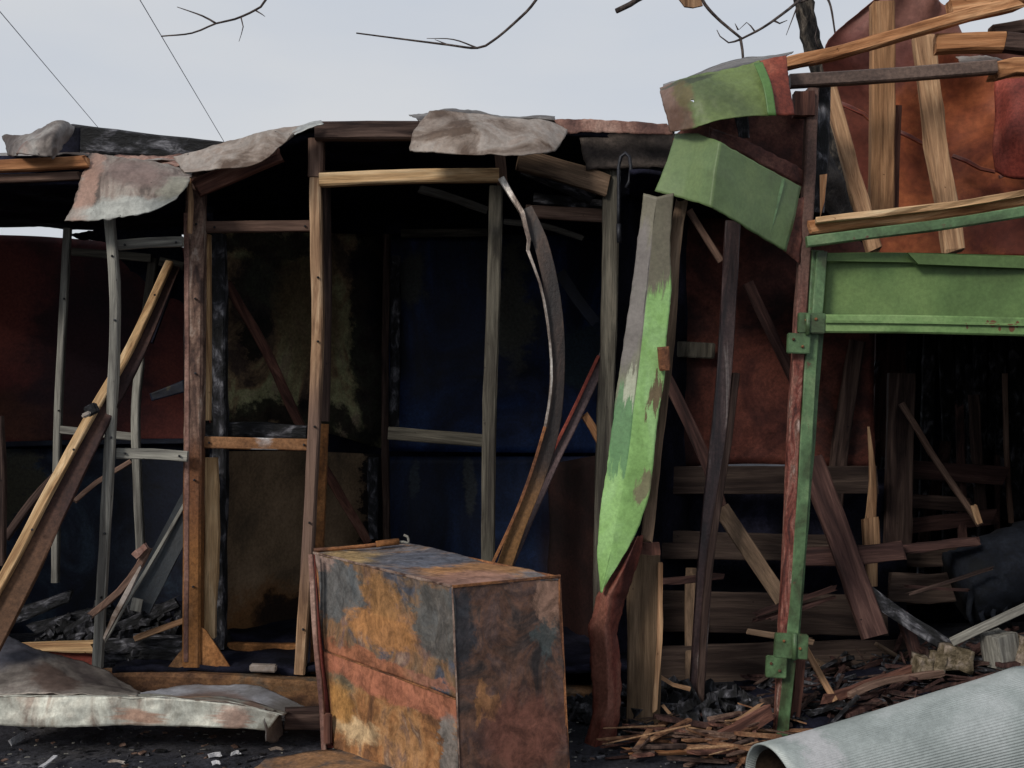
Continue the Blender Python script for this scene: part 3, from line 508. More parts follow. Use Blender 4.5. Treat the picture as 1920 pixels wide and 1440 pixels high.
patch("crumpled_sheet", [[(280, 738, 6.3), (345, 712, 6.3)], [(284, 752, 6.3), (350, 735, 6.3)]], M_navyL, None, nu=14, nv=6, crumple=.01, T=("bluish metal flap in the dark behind the pointed grey post", "metal flap"))

# ------------------------------------------------------------------ RUSTY CABINET
CB = root("metal_cabinet", Vector((-.2, 4.4, 0)), "rusty burnt metal cabinet standing in front of the doorway", "cabinet")
At, Bt, Ct, Dt = P(588, 1036, 4.95), P(848, 1100, 4.0), P(1050, 1080, 4.25), P(768, 1021, 5.18)
Ab, Bb, Cb, Db = P(628, 1405, 4.62), P(864, 1502, 4.04), P(1068, 1470, 4.22), P(790, 1385, 4.9)
for v in (Ab, Bb, Cb, Db): v.z = .015
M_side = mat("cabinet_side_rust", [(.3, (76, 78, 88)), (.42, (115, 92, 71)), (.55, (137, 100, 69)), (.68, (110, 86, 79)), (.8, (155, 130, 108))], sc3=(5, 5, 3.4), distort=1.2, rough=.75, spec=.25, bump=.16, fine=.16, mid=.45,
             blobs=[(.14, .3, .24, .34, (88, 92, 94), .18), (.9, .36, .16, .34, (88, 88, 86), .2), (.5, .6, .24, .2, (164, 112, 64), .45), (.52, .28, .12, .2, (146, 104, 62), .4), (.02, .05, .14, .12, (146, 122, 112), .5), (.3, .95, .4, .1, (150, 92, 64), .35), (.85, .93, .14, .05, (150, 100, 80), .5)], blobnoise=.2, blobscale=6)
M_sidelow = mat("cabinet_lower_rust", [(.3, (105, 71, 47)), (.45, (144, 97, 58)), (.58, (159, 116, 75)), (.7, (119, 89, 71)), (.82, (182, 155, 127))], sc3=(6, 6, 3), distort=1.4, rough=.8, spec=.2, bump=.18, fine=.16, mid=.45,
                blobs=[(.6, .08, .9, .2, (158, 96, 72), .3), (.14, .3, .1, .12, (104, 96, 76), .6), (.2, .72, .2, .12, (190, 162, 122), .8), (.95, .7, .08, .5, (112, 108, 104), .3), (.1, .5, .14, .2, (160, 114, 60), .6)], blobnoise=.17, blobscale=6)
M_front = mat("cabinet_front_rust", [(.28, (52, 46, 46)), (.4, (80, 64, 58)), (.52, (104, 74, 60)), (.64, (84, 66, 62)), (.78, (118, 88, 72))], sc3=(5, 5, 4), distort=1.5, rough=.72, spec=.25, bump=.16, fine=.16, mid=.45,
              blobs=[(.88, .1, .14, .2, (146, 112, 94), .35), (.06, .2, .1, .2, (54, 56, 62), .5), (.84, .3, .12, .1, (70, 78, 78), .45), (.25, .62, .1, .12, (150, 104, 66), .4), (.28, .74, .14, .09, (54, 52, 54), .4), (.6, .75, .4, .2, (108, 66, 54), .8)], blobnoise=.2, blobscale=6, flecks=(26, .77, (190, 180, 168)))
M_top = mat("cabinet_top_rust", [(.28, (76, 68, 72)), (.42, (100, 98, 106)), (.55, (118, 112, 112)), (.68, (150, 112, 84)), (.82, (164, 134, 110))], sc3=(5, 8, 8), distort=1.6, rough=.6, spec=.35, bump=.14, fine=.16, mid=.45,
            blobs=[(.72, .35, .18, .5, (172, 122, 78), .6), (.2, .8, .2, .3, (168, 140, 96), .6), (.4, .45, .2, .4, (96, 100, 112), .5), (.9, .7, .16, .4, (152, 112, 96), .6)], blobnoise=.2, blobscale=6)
def W(*ps): return [list(map(tuple, r)) for r in ps]
def lerp(a, b, t): return a.lerp(b, t)
s1, s2 = .515, .53
Am, Bm = lerp(At, Ab, s1), lerp(Bt, Bb, s2)
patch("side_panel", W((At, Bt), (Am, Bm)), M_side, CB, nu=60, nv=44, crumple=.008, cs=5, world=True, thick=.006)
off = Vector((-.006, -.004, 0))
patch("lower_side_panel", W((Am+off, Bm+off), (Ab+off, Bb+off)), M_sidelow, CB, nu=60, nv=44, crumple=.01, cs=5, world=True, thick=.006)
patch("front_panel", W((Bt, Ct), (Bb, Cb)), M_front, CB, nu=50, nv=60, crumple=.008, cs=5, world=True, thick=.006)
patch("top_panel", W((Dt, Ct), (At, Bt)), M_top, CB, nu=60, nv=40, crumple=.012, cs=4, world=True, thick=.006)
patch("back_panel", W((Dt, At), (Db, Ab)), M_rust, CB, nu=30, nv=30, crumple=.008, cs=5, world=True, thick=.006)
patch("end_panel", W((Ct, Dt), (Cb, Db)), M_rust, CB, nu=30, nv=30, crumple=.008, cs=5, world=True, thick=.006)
M_edge = mat("worn_cabinet_edge", [(.3, (81, 60, 52)), (.5, (127, 103, 91)), (.7, (151, 129, 116))], sc3=(14, 14, 14), rough=.7, spec=.3, bump=.3)
beam("rim", [At, Bt], .008, .008, M_edge, CB, jit=.3); beam("rim", [Bt, Ct], .010, .010, M_rust, CB, jit=.1)
beam("rim", [Bt, Bb], .006, .006, M_edge, CB, jit=.3); beam("seam", [Am+off, Bm+off], .006, .006, M_rust, CB, jit=.1)
beam("rim", [Ct, Cb], .006, .006, M_rust, CB, jit=.15)
up = Vector((0, 0, .012))
tube("rod", [At+up, P(660, 1026, 4.98), P(745, 1016, 5.05)], .009, M_rust, CB); tube("rod_sleeve", [P(705, 1020, 5.02), P(748, 1015, 5.05)], .016, M_rustor, CB)
tube("rod_hook", [P(745, 1016, 5.05), P(758, 1016, 5.05), P(766, 1018, 5.05), P(764, 1006, 5.05), P(757, 1003, 5.05)], .006, M_grey, CB, step=.01)
DS = root("upright_strip", Vector(G(612, 1405)), "narrow reddish metal strip standing upright against the left edge of the cabinet", "metal strip")
B("strip", [(583, 1040, 4.8), (592, 1200, 4.72), (602, 1300, 4.68), (608, 1408, 4.64)], 9, .03, M_rustpink, DS)
B("flange", [(588, 1040, 4.86), (598, 1200, 4.78), (612, 1330, 4.72), (620, 1405, 4.68)], 8, .02, M_maroon, DS, wf=lambda f: .6+1.4*f)
blk("end_tab", P(615, 1366, 4.62), (.035, .03, .13), M_redwood, DS)

# ------------------------------------------------------------------ tin sheets on the ground at the left
M_ts = mat("sooty_tin_sheet", [(.3, (78, 70, 68)), (.45, (108, 100, 94)), (.6, (136, 128, 120)), (.75, (104, 92, 86))], sc3=(2.2, 2.2, 3), distort=1.2, mid=0.2, rough=.5, spec=.45, metal=.3, bump=.08, fine=.2,
           blobs=[(.1, .1, .35, .5, (66, 68, 80), .5), (.5, .7, .12, .3, (92, 74, 66), .6)], blobnoise=.15)
patch("fallen_tin_sheet", [[(-80, 1180, 5.0), (0, 1190, 5.0), (70, 1212, 5.0), (140, 1236, 4.98), (220, 1268, 4.96), (270, 1296, 4.9)], [(-80, 1240, 4.85), (0, 1242, 4.82), (70, 1250, 4.8), (140, 1268, 4.78), (215, 1284, 4.78), (262, 1300, 4.78)], [(-80, 1300, 4.62), (0, 1302, 4.6), (70, 1303, 4.6), (130, 1303, 4.6), (200, 1304, 4.6), (258, 1306, 4.6)]], M_ts, None, nu=60, nv=40, crumple=.03, cs=4, rag=.004,
      T=("large sooty tin sheet curving up off the ground at the lower left", "tin sheet"))
M_tb = mat("white_blue_tin", [(.3, (120, 116, 114)), (.5, (156, 156, 162)), (.7, (178, 180, 188)), (.85, (196, 196, 198))], sc3=(3, 3, 4), distort=1, rough=.5, spec=.45, metal=.3, bump=.06, fine=.18, blobs=[(.42, .8, .2, .5, (120, 100, 92), .6), (.9, .6, .2, .6, (112, 108, 104), .7)], blobnoise=.15)
patch("fallen_tin_sheet", [[(264, 1296, 4.75), (330, 1285, 4.95), (400, 1283, 5.0), (470, 1286, 5.0), (530, 1308, 4.95), (598, 1334, 4.85)], [(262, 1312, 4.66), (330, 1316, 4.66), (400, 1322, 4.66), (460, 1334, 4.66), (535, 1350, 4.64), (596, 1346, 4.7)]], M_tb, None, nu=60, nv=26, crumple=.02, cs=4, rag=.004,
      T=("pale bluish tin sheet lying between the long grey gutter and the sill", "tin sheet"))
M_gut = mat("gutter_tin", [(.3, (112, 100, 90)), (.44, (150, 148, 138)), (.58, (172, 174, 164)), (.74, (140, 136, 124)), (.86, (150, 116, 94))], sc3=(6, 6, 2.5), distort=1.2, mid=0.18, rough=.5, spec=.45, metal=.3, bump=.1, fine=.2, blobs=[(.82, .6, .06, .5, (150, 122, 108), .6), (.55, .7, .06, .3, (160, 124, 104), .7)], blobnoise=.15, flecks=(30, .74, (80, 60, 48)))
GT = root("folded_tin_edge", Vector(G(260, 1375, 0.05)), "long pale folded tin edging lying across the lower left in front of the sheets", "tin edging")
patch("face", [[(-80, 1302, 4.58), (0, 1303, 4.58), (110, 1305, 4.56), (225, 1306, 4.54), (330, 1310, 4.52), (450, 1322, 4.5), (524, 1340, 4.5)], [(-80, 1358, 4.56), (0, 1360, 4.56), (110, 1364, 4.52), (225, 1360, 4.52), (330, 1362, 4.5), (450, 1366, 4.48), (500, 1372, 4.5)]], M_gut, GT, nu=90, nv=14, crumple=.016, cs=6, rag=.003, thick=.006)
patch("lip", [[(-80, 1302, 4.58), (110, 1305, 4.56), (330, 1310, 4.52), (450, 1322, 4.5), (530, 1340, 4.5)], [(-80, 1294, 4.72), (110, 1298, 4.72), (330, 1304, 4.66), (450, 1314, 4.64), (540, 1336, 4.64)]], M_gut, GT, nu=60, nv=6, crumple=.012, cs=6)
patch("end_flap", [[(496, 1328, 4.5), (516, 1332, 4.56), (530, 1338, 4.66)], [(498, 1390, 4.48), (516, 1392, 4.54), (534, 1378, 4.62)]], M_galvdark, GT, nu=14, nv=14, crumple=.012, rag=.01)
B("edging_end", [(534, 1348, 4.66), (600, 1346, 4.7)], 40, .05, M_dkbrown, None, jit=.05, T=("dark brown timber end behind the cut end of the tin edging", "timber"))
# brown tin under the cabinet
patch("flat_sheet", [[G(500, 1424, .015), G(590, 1408, .02), G(680, 1408, .02), G(745, 1428, .02)], [G(440, 1470, .02), G(570, 1470, .04), G(690, 1470, .05), G(800, 1470, .04)]], mat("brown_flat_sheet", [(.3, (84, 78, 76)), (.45, (132, 98, 70)), (.6, (150, 112, 78)), (.75, (96, 84, 78))], sc3=(4, 4, 4), rough=.7, mid=.3, bump=.1), None, nu=40, nv=14, crumple=.006, cs=6, rag=.012, world=True,
      T=("brown rusted sheet lying flat at the foot of the cabinet", "metal sheet"))
# scattered bits on the ground
bits = [((20, 1392), (44, 1380), 12, "white curled scrap of plastic at the bottom left corner, larger and further back"), ((78, 1438), (102, 1418), 9, "white strip of plastic at the bottom edge near the left corner"), ((392, 1418), (412, 1414), 7, "small white chip left of the rusty sheet, largest of the chips"), ((436, 1413), (448, 1411), 6, "small white chip just right of the largest chip"), ((398, 1430), (412, 1429), 6, "small white chip at the bottom below the largest chip"), ((204, 1428), (230, 1430), 5, "thin grey sliver on the soot in the lower left"), ((508, 1405), (530, 1405), 5, "pale sliver beside the cut end of the tin edging")]
for a, b_, w, l in bits:
    p, q = G(a[0], a[1], .02), G(b_[0], b_[1], .025)
    beam("scrap", [p, p.lerp(q, .35)+Vector((.004, .01, .002)), q], w/FP*4.5, .008, M_tinpale if 'sliver' in l else MATS.get("white_plastic") or mat("white_plastic", [(.3, (150, 150, 154)), (.7, (196, 196, 200))], rough=.6), None, jit=.5, ragged=.02, step=.012, T=(l, "scrap", "light scraps on the sooty ground"))
def scatter_bits(name, m, n, xr, yr, s, seed, T):
    rr = random.Random(seed); me = bpy.data.meshes.new(name); bm = bmesh.new()
    for i in range(n):
        x, y = rr.uniform(*xr), rr.uniform(*yr); k = rr.uniform(*s)
        mt = Matrix.Translation((x, y, k*.25+.006)) @ Matrix.Rotation(rr.random()*6.28, 4, 'Z') @ Matrix.Rotation(rr.uniform(-.4, .4), 4, 'X') @ Matrix.Diagonal((k*rr.uniform(.8, 3), k, k*rr.uniform(.2, .6), 1))
        bmesh.ops.create_cube(bm, size=1, matrix=mt)
    for v in bm.verts: v.co += Vector((noise.noise(v.co*60), noise.noise(v.co*60+Vector((9, 0, 0))), 0))*.008
    bm.to_mesh(me); bm.free(); o = link(name, me, m, None, Vector((0, 0, 0))); tag(o, *T); o['kind'] = 'stuff'
scatter_bits("ash_gravel", M_char, 1100, (-2.6, 2.6), (4.1, 5.3), (.004, .018), 8, ("black cinders strewn over the ground in front of the kiosks", "cinders"))
scatter_bits("grit", M_grey, 520, (-2.6, 2.6), (4.1, 5.3), (.003, .010), 18, ("pale grit strewn over the sooty ground", "grit"))

scatter_bits("wood_crumbs", M_brown, 160, (-2.4, 2.6), (4.15, 5.2), (.005, .02), 28, ("small brown crumbs of wood strewn over the sooty ground", "crumbs"))
# ------------------------------------------------------------------ RIGHT GREEN KIOSK
KR = root("green_kiosk", Vector((1.6, 5.0, 0)), "wrecked green kiosk with torn panels and a broken wooden roof at the right", "kiosk")
M_redpost = mat("red_peeling_post", [(.3, (70, 36, 32)), (.44, (116, 58, 48)), (.56, (140, 92, 80)), (.66, (104, 66, 54)), (.8, (176, 154, 144))], sc3=(18, 18, 5), distort=1, rough=.7, spec=.3, bump=.5, blobs=[(.5, .05, 3, .3, (92, 70, 62), .8)], blobnoise=.05)
B("post", [(1523, 168, 4.9), (1516, 330, 4.9), (1508, 470, 4.9), (1497, 640, 4.9), (1488, 800, 4.9), (1480, 1000, 4.9), (1470, 1200, 4.9), (1462, 1376, 4.9)], 21, .06, M_redpost, KR, jit=.04)
B("inner_post", [(1542, 165, 5.05), (1538, 300, 5.05), (1530, 400, 5.05)], 26, .06, M_char, KR)
B("green_door_edge", [(1533, 470, 4.88), (1522, 640, 4.88), (1512, 800, 4.88), (1500, 1000, 4.88), (1484, 1200, 4.88), (1466, 1378, 4.88)], 22, .03, M_greend, KR, jit=.05)
B("green_door_lip", [(1541, 600, 4.95), (1530, 720, 4.95), (1521, 840, 4.95), (1508, 1010, 4.95), (1490, 1230, 4.95)], 9, .04, M_greend, KR, jit=.1)
B("splintered_edge", [(1500, 1236, 4.97), (1496, 1290, 4.97), (1488, 1345, 4.97)], 18, .04, M_redwood, KR, ragged=.03, jit=.1)
for (a, b_, w, h) in ((1521, 606, 50, 38), (1497, 644, 42, 38)):
    blk("hinge", P(a, b_, 4.84), (w/FP*4.84, .03, h/FP*4.84), M_greend, KR, bev=.004, rot=(0, R(2), 0))
for (a, b_, w, h) in ((1483, 1211, 62, 46), (1455, 1250, 38, 40)):
    blk("hinge", P(a, b_, 4.83), (w/FP*4.83, .03, h/FP*4.83), M_greend, KR, bev=.004, rot=(0, R(3), 0))
tube("hinge_pin", [P(1515, 588, 4.82), P(1515, 628, 4.82)], .011, M_greend, KR); tube("hinge_pin", [P(1490, 1188, 4.81), P(1490, 1236, 4.81)], .011, M_greend, KR)
# header
M_head = mat("header_green_paint", [(.3, (73, 96, 51)), (.5, (84, 112, 61)), (.7, (98, 125, 69))], sc3=(2, 2, 2), distort=.5, mid=0.08, rough=.55, spec=.35, bump=.06, fine=.14, flecks=(12, .8, (44, 60, 36)))
patch("header_panel", [[(1548, 474, 4.93), (1740, 474, 4.9), (2050, 484, 4.86)], [(1540, 596, 4.93), (1740, 598, 4.9), (2050, 606, 4.86)]], M_head, KR, nu=40, nv=16, crumple=.006, cs=4, thick=.01)
M_hrail = mat("header_rail_green", [(.3, (87, 113, 65)), (.5, (103, 137, 79)), (.7, (121, 151, 93))], sc3=(4, 4, 4), distort=.5, rough=.55, spec=.35, bump=.15, fine=.18,
              blobs=[(.05, .69, .035, .011, (104, 48, 34), .3), (.08, .71, .03, .006, (104, 48, 34), .3), (.08, .62, .03, .012, (110, 62, 44), .3), (.04, .645, .02, .005, (104, 48, 34), .3), (.05, .525, .02, .004, (96, 56, 40), .3), (.09, .60, .02, .004, (96, 52, 36), .3)], blobnoise=.008, blobscale=60, flecks=(20, .75, (100, 62, 44)))
B("header_rail", [(1545, 607, 4.86), (1740, 609, 4.83), (2050, 617, 4.8)], 34, .05, M_hrail, KR, jit=.01)
B("header_rail_bead", [(1548, 603, 4.825), (1740, 605, 4.795), (2050, 612, 4.765)], 5, .008, M_hrail, KR, jit=.02)
prism("header_trim", [(1552, 474), (1697, 474), (1712, 492), (1550, 489)], 4.88, .012, M_head, KR)
prism("header_trim", [(1702, 474), (1740, 475), (2050, 488), (2050, 508), (1722, 495)], 4.84, .012, M_head, KR)
B("header_stile", [(1540, 472, 4.86), (1531, 596, 4.86)], 20, .03, M_greend, KR)
B("green_sloping_strip", [(1512, 454, 4.8), (1650, 436, 4.78), (1790, 418, 4.76), (2050, 376, 4.72)], 20, .04, M_greend, KR, jit=.03)
B("sloping_plank", [(1518, 428, 4.88), (1650, 412, 4.86), (1790, 396, 4.84), (2050, 350, 4.8)], 26, .08, M_orwood, KR, jit=.04, ragged=.03)
M_split = wood("split_plank_wood", (182, 144, 104), (204, 170, 130), (216, 190, 152), dark=(126, 90, 62))
B("split_plank_top", [(1530, 414, 4.83), (1650, 402, 4.81), (1790, 384, 4.79), (2050, 340, 4.76)], 12, .07, M_split, KR, jit=.16, ragged=.03)
# awning of bent green panels
M_awn = mat("awning_green", [(.3, (76, 91, 53)), (.5, (93, 110, 61)), (.7, (104, 123, 67))], sc3=(2, 2, 2), distort=.6, mid=0.08, rough=.5, spec=.4, bump=.06, fine=.16,
            blobs=[(.02, .3, .16, .8, (118, 88, 78), .35), (.16, .85, .14, .3, (100, 72, 58), .5), (.3, .08, .3, .06, (54, 62, 44), .6), (.24, .35, .1, .3, (96, 84, 50), .7)], blobnoise=.15)
patch("awning_panel", [[(1238, 166, 4.85), (1290, 150, 4.7), (1350, 134, 4.68), (1425, 114, 4.68)], [(1246, 200, 4.75), (1300, 186, 4.6), (1360, 176, 4.58), (1436, 158, 4.6)], [(1256, 248, 4.72), (1310, 238, 4.55), (1370, 220, 4.53), (1450, 216, 4.56)]], M_awn, KR, nu=60, nv=40, crumple=.018, cs=5, rag=.004, fold=.012, holes=[(.325, .52, .018, .03)])
patch("awning_end", [[(1425, 114, 4.68), (1450, 108, 4.69), (1474, 104, 4.7)], [(1436, 158, 4.6), (1460, 156, 4.62), (1482, 156, 4.63)], [(1450, 216, 4.56), (1472, 218, 4.58), (1490, 216, 4.6)]], mat("awning_red_end", [(.3, (110, 48, 36)), (.5, (134, 62, 46)), (.7, (146, 78, 60))], rough=.6, bump=.2), KR, nu=14, nv=20, crumple=.01, rag=.004)
patch("awning_top", [[(1244, 160, 5.0), (1300, 140, 5.0), (1380, 112, 5.0), (1488, 96, 5.0)], [(1240, 166, 4.85), (1292, 150, 4.7), (1352, 134, 4.68), (1474, 106, 4.7)]], M_galvdark, KR, nu=30, nv=8, crumple=.012, rag=.004)
patch("awning_edge_fold", [[(1414, 118, 4.64), (1430, 116, 4.64)], [(1430, 160, 4.56), (1446, 158, 4.56)], [(1440, 215, 4.52), (1456, 216, 4.52)]], M_green, KR, nu=6, nv=16, crumple=.004)
M_awnL = mat("awning_light_green", [(.3, (84, 100, 63)), (.5, (95, 118, 73)), (.7, (107, 128, 79))], sc3=(2, 2, 2), rough=.5, spec=.4, bump=.05, fine=.12, flecks=(8, .8, (50, 40, 30)))
patch("bent_green_panel", [[(1266, 250, 4.75), (1308, 250, 4.66), (1350, 266, 4.55), (1420, 305, 4.68), (1502, 350, 4.85)], [(1250, 300, 4.75), (1294, 302, 4.66), (1340, 322, 4.52), (1410, 360, 4.66), (1492, 404, 4.83)], [(1228, 358, 4.75), (1280, 372, 4.66), (1332, 388, 4.52), (1400, 428, 4.64), (1474, 472, 4.8)]], M_awnL, KR, nu=64, nv=30, crumple=.005, cs=5, smooth=False, thick=.006, rag=.003)
B("panel_bead", [(1468, 336, 4.78), (1454, 390, 4.76), (1438, 448, 4.74)], 9, .012, M_greend, KR, jit=.04)
M_rb = mat("maroon_trim", [(.3, (66, 38, 34)), (.5, (94, 54, 46)), (.7, (118, 76, 64))], sc3=(8, 8, 8), rough=.7, bump=.3)
patch("maroon_trim", [[(1330, 236, 4.85), (1420, 272, 4.85), (1520, 326, 4.9)], [(1330, 258, 4.8), (1420, 302, 4.84), (1510, 352, 4.9)]], M_rb, KR, nu=30, nv=6, crumple=.012, rag=.008)
patch("maroon_trim", [[(1492, 372, 4.86), (1512, 370, 4.88)], [(1468, 470, 4.84), (1500, 492, 4.86)]], M_rb, KR, nu=10, nv=14, crumple=.012, rag=.008)
M_tarp = mat("dark_crumpled_felt", [(.3, (34, 32, 34)), (.5, (56, 52, 50)), (.7, (78, 72, 68))], sc3=(5, 5, 5), distort=1.5, rough=.8, bump=.5)
patch("roofing_felt", [[(1362, 208, 5.1), (1440, 200, 5.1), (1530, 190, 5.15)], [(1380, 260, 5.05), (1450, 270, 5.0), (1560, 300, 5.15)], [(1400, 300, 5.1), (1480, 340, 5.1), (1640, 470, 5.3)]], M_tarp, KR, nu=40, nv=30, crumple=.05, cs=6, fold=.012, fine=.1)
patch("brown_lining", [[(1300, 215, 4.98), (1420, 205, 4.98), (1510, 200, 4.98)], [(1262, 262, 4.98), (1400, 300, 4.98), (1510, 370, 4.98)]], M_rb, KR, nu=30, nv=12, crumple=.02, rag=.008)
B("post_block", [(1388, 222, 5.0), (1392, 262, 5.0)], 26, .06, M_char, KR)
blk("post_cap", P(1506, 196, 4.88), (.09, .06, .11), M_redwood, KR, jit=.006, sub=2)
prism("orange_shard", [(1537, 328), (1551, 326), (1546, 378), (1538, 408)], 4.98, .006, M_orwood, KR)
# green peeling strip
M_strip = mat("peeling_green_strip", [(.3, (115, 156, 84)), (.5, (132, 177, 100)), (.7, (144, 187, 119))], sc3=(3, 3, 1.6), distort=1.2, mid=0.1, rough=.55, spec=.35, bump=.07, fine=.16,
              blobs=[(.05, .3, .5, .13, (110, 104, 92), .3), (.5, .05, 1.2, .13, (104, 90, 84), .22), (.05, .2, .45, .14, (112, 106, 104), .4), (.2, .46, .3, .09, (84, 128, 84), .35), (.9, .6, .1, .05, (118, 108, 84), .35), (.92, .4, .1, .03, (100, 70, 58), .3), (.25, .38, .12, .035, (168, 172, 150), .3)], blobnoise=.12, blobscale=6, flecks=(14, .74, (84, 100, 54)))
L_ = [(1207, 362), (1196, 450), (1184, 540), (1171, 630), (1158, 715), (1147, 805), (1136, 890), (1128, 935), (1124, 980), (1120, 1030), (1121, 1070), (1124, 1110)]
FL = [(1232, 368), (1221, 455), (1212, 545), (1202, 633), (1192, 720), (1182, 808), (1172, 892), (1164, 940), (1154, 985), (1146, 1032), (1136, 1071), (1126, 1111)]
R_ = [(1263, 362), (1257, 450), (1259, 545), (1250, 630), (1246, 715), (1231, 800), (1225, 870), (1219, 925), (1199, 985), (1176, 1032), (1151, 1072), (1128, 1112)]
GS = root("peeled_green_strip", Vector((.75, 4.7, 0)), "long torn strip of bright green sheet hanging down between the two kiosks", "metal strip")
patch("green_strip", [[(l[0], l[1], 4.72), (m[0], m[1], 4.685), (m[0]+4, m[1], 4.685), (r[0], r[1], 4.69)] for l, m, r in zip(L_, FL, R_)], M_strip, GS, nu=36, nv=150, crumple=.006, cs=8, fine=.1, rag=.003, thick=.004, smooth=False, shade=True)
B("bracket", [(1244, 655, 4.66), (1246, 690, 4.66)], 20, .04, M_rust, GS, jit=.15, ragged=.02)
L2 = [(1186, 1005), (1150, 1065), (1118, 1120), (1104, 1180), (1108, 1260), (1112, 1330), (1090, 1410)]
F2 = [(1196, 1005), (1170, 1065), (1140, 1120), (1134, 1180), (1140, 1260), (1140, 1330), (1112, 1410)]
R2 = [(1208, 1005), (1192, 1070), (1172, 1125), (1158, 1190), (1164, 1250), (1166, 1325), (1150, 1404)]
patch("red_twisted_strip", [[(l[0], l[1], 4.78), (m[0], m[1], 4.70), (r[0], r[1], 4.77)] for l, m, r in zip(L2, F2, R2)], mat("red_strip_paint", [(.3, (70, 36, 32)), (.5, (108, 54, 44)), (.7, (128, 80, 66))], sc3=(8, 8, 2), rough=.6, bump=.12, fine=.35), GS, nu=20, nv=80, crumple=.008, cs=9, rag=.01, smooth=False)
B("splintered_board_edge", [(1278, 378, 4.8), (1266, 450, 4.78), (1262, 520, 4.78), (1254, 640, 4.78), (1240, 760, 4.78), (1228, 860, 4.78), (1212, 1010, 4.78)], 21, .03, M_dimwood2, KR, jit=.14, ragged=.04)
M_bp = wood("board_post_wood", (92, 74, 56), (110, 90, 70), (128, 106, 84), dark=(56, 42, 34), s=9)
B("broken_board_post", [(1206, 1040, 4.95), (1208, 1200, 4.95), (1206, 1378, 4.95)], 62, .05, M_bp, None, ragged=.03, jit=.02, T=("upright brown broken board standing right of the red twisted strip", "board"))
B("split_sliver", [(1238, 1060, 4.9), (1236, 1200, 4.9), (1228, 1330, 4.9)], 9, .02, M_tan, None, ragged=.03, jit=.2, T=("pale split sliver along the right edge of the upright broken board", "sliver"))
blk("wedge_block", P(1212, 1028, 4.85), (.11, .05, .05), M_redwood, KR, jit=.008, sub=2)
M_dim = wood("shaded_red_timber", (56, 38, 36), (72, 50, 46), (88, 64, 58), dark=(30, 22, 22))  # reddish wood darkened, interior shade put into its colour
# inner walls
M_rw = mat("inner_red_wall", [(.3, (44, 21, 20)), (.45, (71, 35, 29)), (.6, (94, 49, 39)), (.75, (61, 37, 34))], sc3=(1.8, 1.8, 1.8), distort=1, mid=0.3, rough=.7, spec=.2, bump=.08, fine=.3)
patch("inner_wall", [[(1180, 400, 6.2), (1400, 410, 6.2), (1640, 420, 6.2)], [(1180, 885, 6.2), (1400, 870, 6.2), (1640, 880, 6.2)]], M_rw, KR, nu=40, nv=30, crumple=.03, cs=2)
blk("wall_patch", P(1298, 656, 6.12), (.26, .02, .09), M_olive, KR, rot=(0, R(3), 0), jit=.004)
slats = [(1190, 1640, 900, 52, 6.1, 0), (1200, 1560, 1022, 46, 6.1, 2), (1200, 1640, 1035, 30, 6.0, 1), (1225, 1660, 1150, 76, 6.0, 2), (1232, 1700, 1246, 84, 5.8, -3), (1232, 1600, 1325, 54, 5.6, 0)]
for i, (a, b_, y, w, Y, dy) in enumerate(slats):
    B("wall_board", [(a, y-dy*3, Y), ((a+b_)/2, y, Y), (b_, y+dy*2, Y)], w, .035, M_dimwood, KR, jit=.02, ragged=.03, step=.05)
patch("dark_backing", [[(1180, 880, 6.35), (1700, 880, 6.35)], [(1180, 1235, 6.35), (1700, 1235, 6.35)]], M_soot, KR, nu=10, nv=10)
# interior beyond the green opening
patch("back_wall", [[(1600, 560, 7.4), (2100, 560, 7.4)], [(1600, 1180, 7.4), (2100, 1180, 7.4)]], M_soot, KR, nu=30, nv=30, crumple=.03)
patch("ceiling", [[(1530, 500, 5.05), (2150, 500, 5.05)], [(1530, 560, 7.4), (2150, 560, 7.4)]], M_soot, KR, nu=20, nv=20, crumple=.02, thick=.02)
patch("side_wall", [[(2080, 480, 5.0), (2040, 560, 7.4)], [(2080, 1400, 5.0), (2040, 1180, 7.4)]], M_soot, KR, nu=20, nv=20)  # out of view, added to keep side light out of the green kiosk
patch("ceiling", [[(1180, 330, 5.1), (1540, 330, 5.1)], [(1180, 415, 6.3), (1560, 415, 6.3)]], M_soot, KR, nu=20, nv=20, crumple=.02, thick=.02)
M_ps = mat("shiny_dark_post", [(.3, (40, 28, 30)), (.5, (66, 46, 46)), (.66, (90, 68, 64)), (.8, (150, 136, 130))], sc3=(20, 20, 2), distort=.8, rough=.45, spec=.5, bump=.3)
B("angle_post", [(1374, 415, 5.3), (1366, 560, 5.28), (1356, 720, 5.25), (1340, 880, 5.22), (1322, 1060, 5.2), (1304, 1330, 5.2)], 28, .03, M_ps, KR, jit=.03)
B("angle_post_lip", [(1380, 700, 5.25), (1364, 830, 5.23), (1344, 960, 5.2), (1330, 1060, 5.18), (1318, 1200, 5.18), (1312, 1330, 5.18)], 12, .05, M_dkbrown, KR)
B("brace", [(1246, 700, 5.5), (1290, 790, 5.5), (1330, 880, 5.5), (1352, 950, 5.5)], 22, .03, M_dim, KR)
B("brace", [(1352, 952, 5.45), (1410, 1040, 5.4), (1468, 1126, 5.3)], 30, .03, M_dimwood2, KR, jit=.08)
B("brace", [(1402, 530, 5.7), (1440, 610, 5.7), (1496, 726, 5.7)], 20, .03, M_dim, KR)
B("brace", [(1292, 394, 5.4), (1320, 440, 5.4), (1352, 490, 5.4)], 12, .03, M_brown, KR)
B("light_stick", [(1508, 1212, 5.1), (1536, 1262, 5.05), (1566, 1314, 5.0)], 12, .02, M_tan, None, T=("pale yellowish stick slanting down right of the lower green hinge", "stick"))
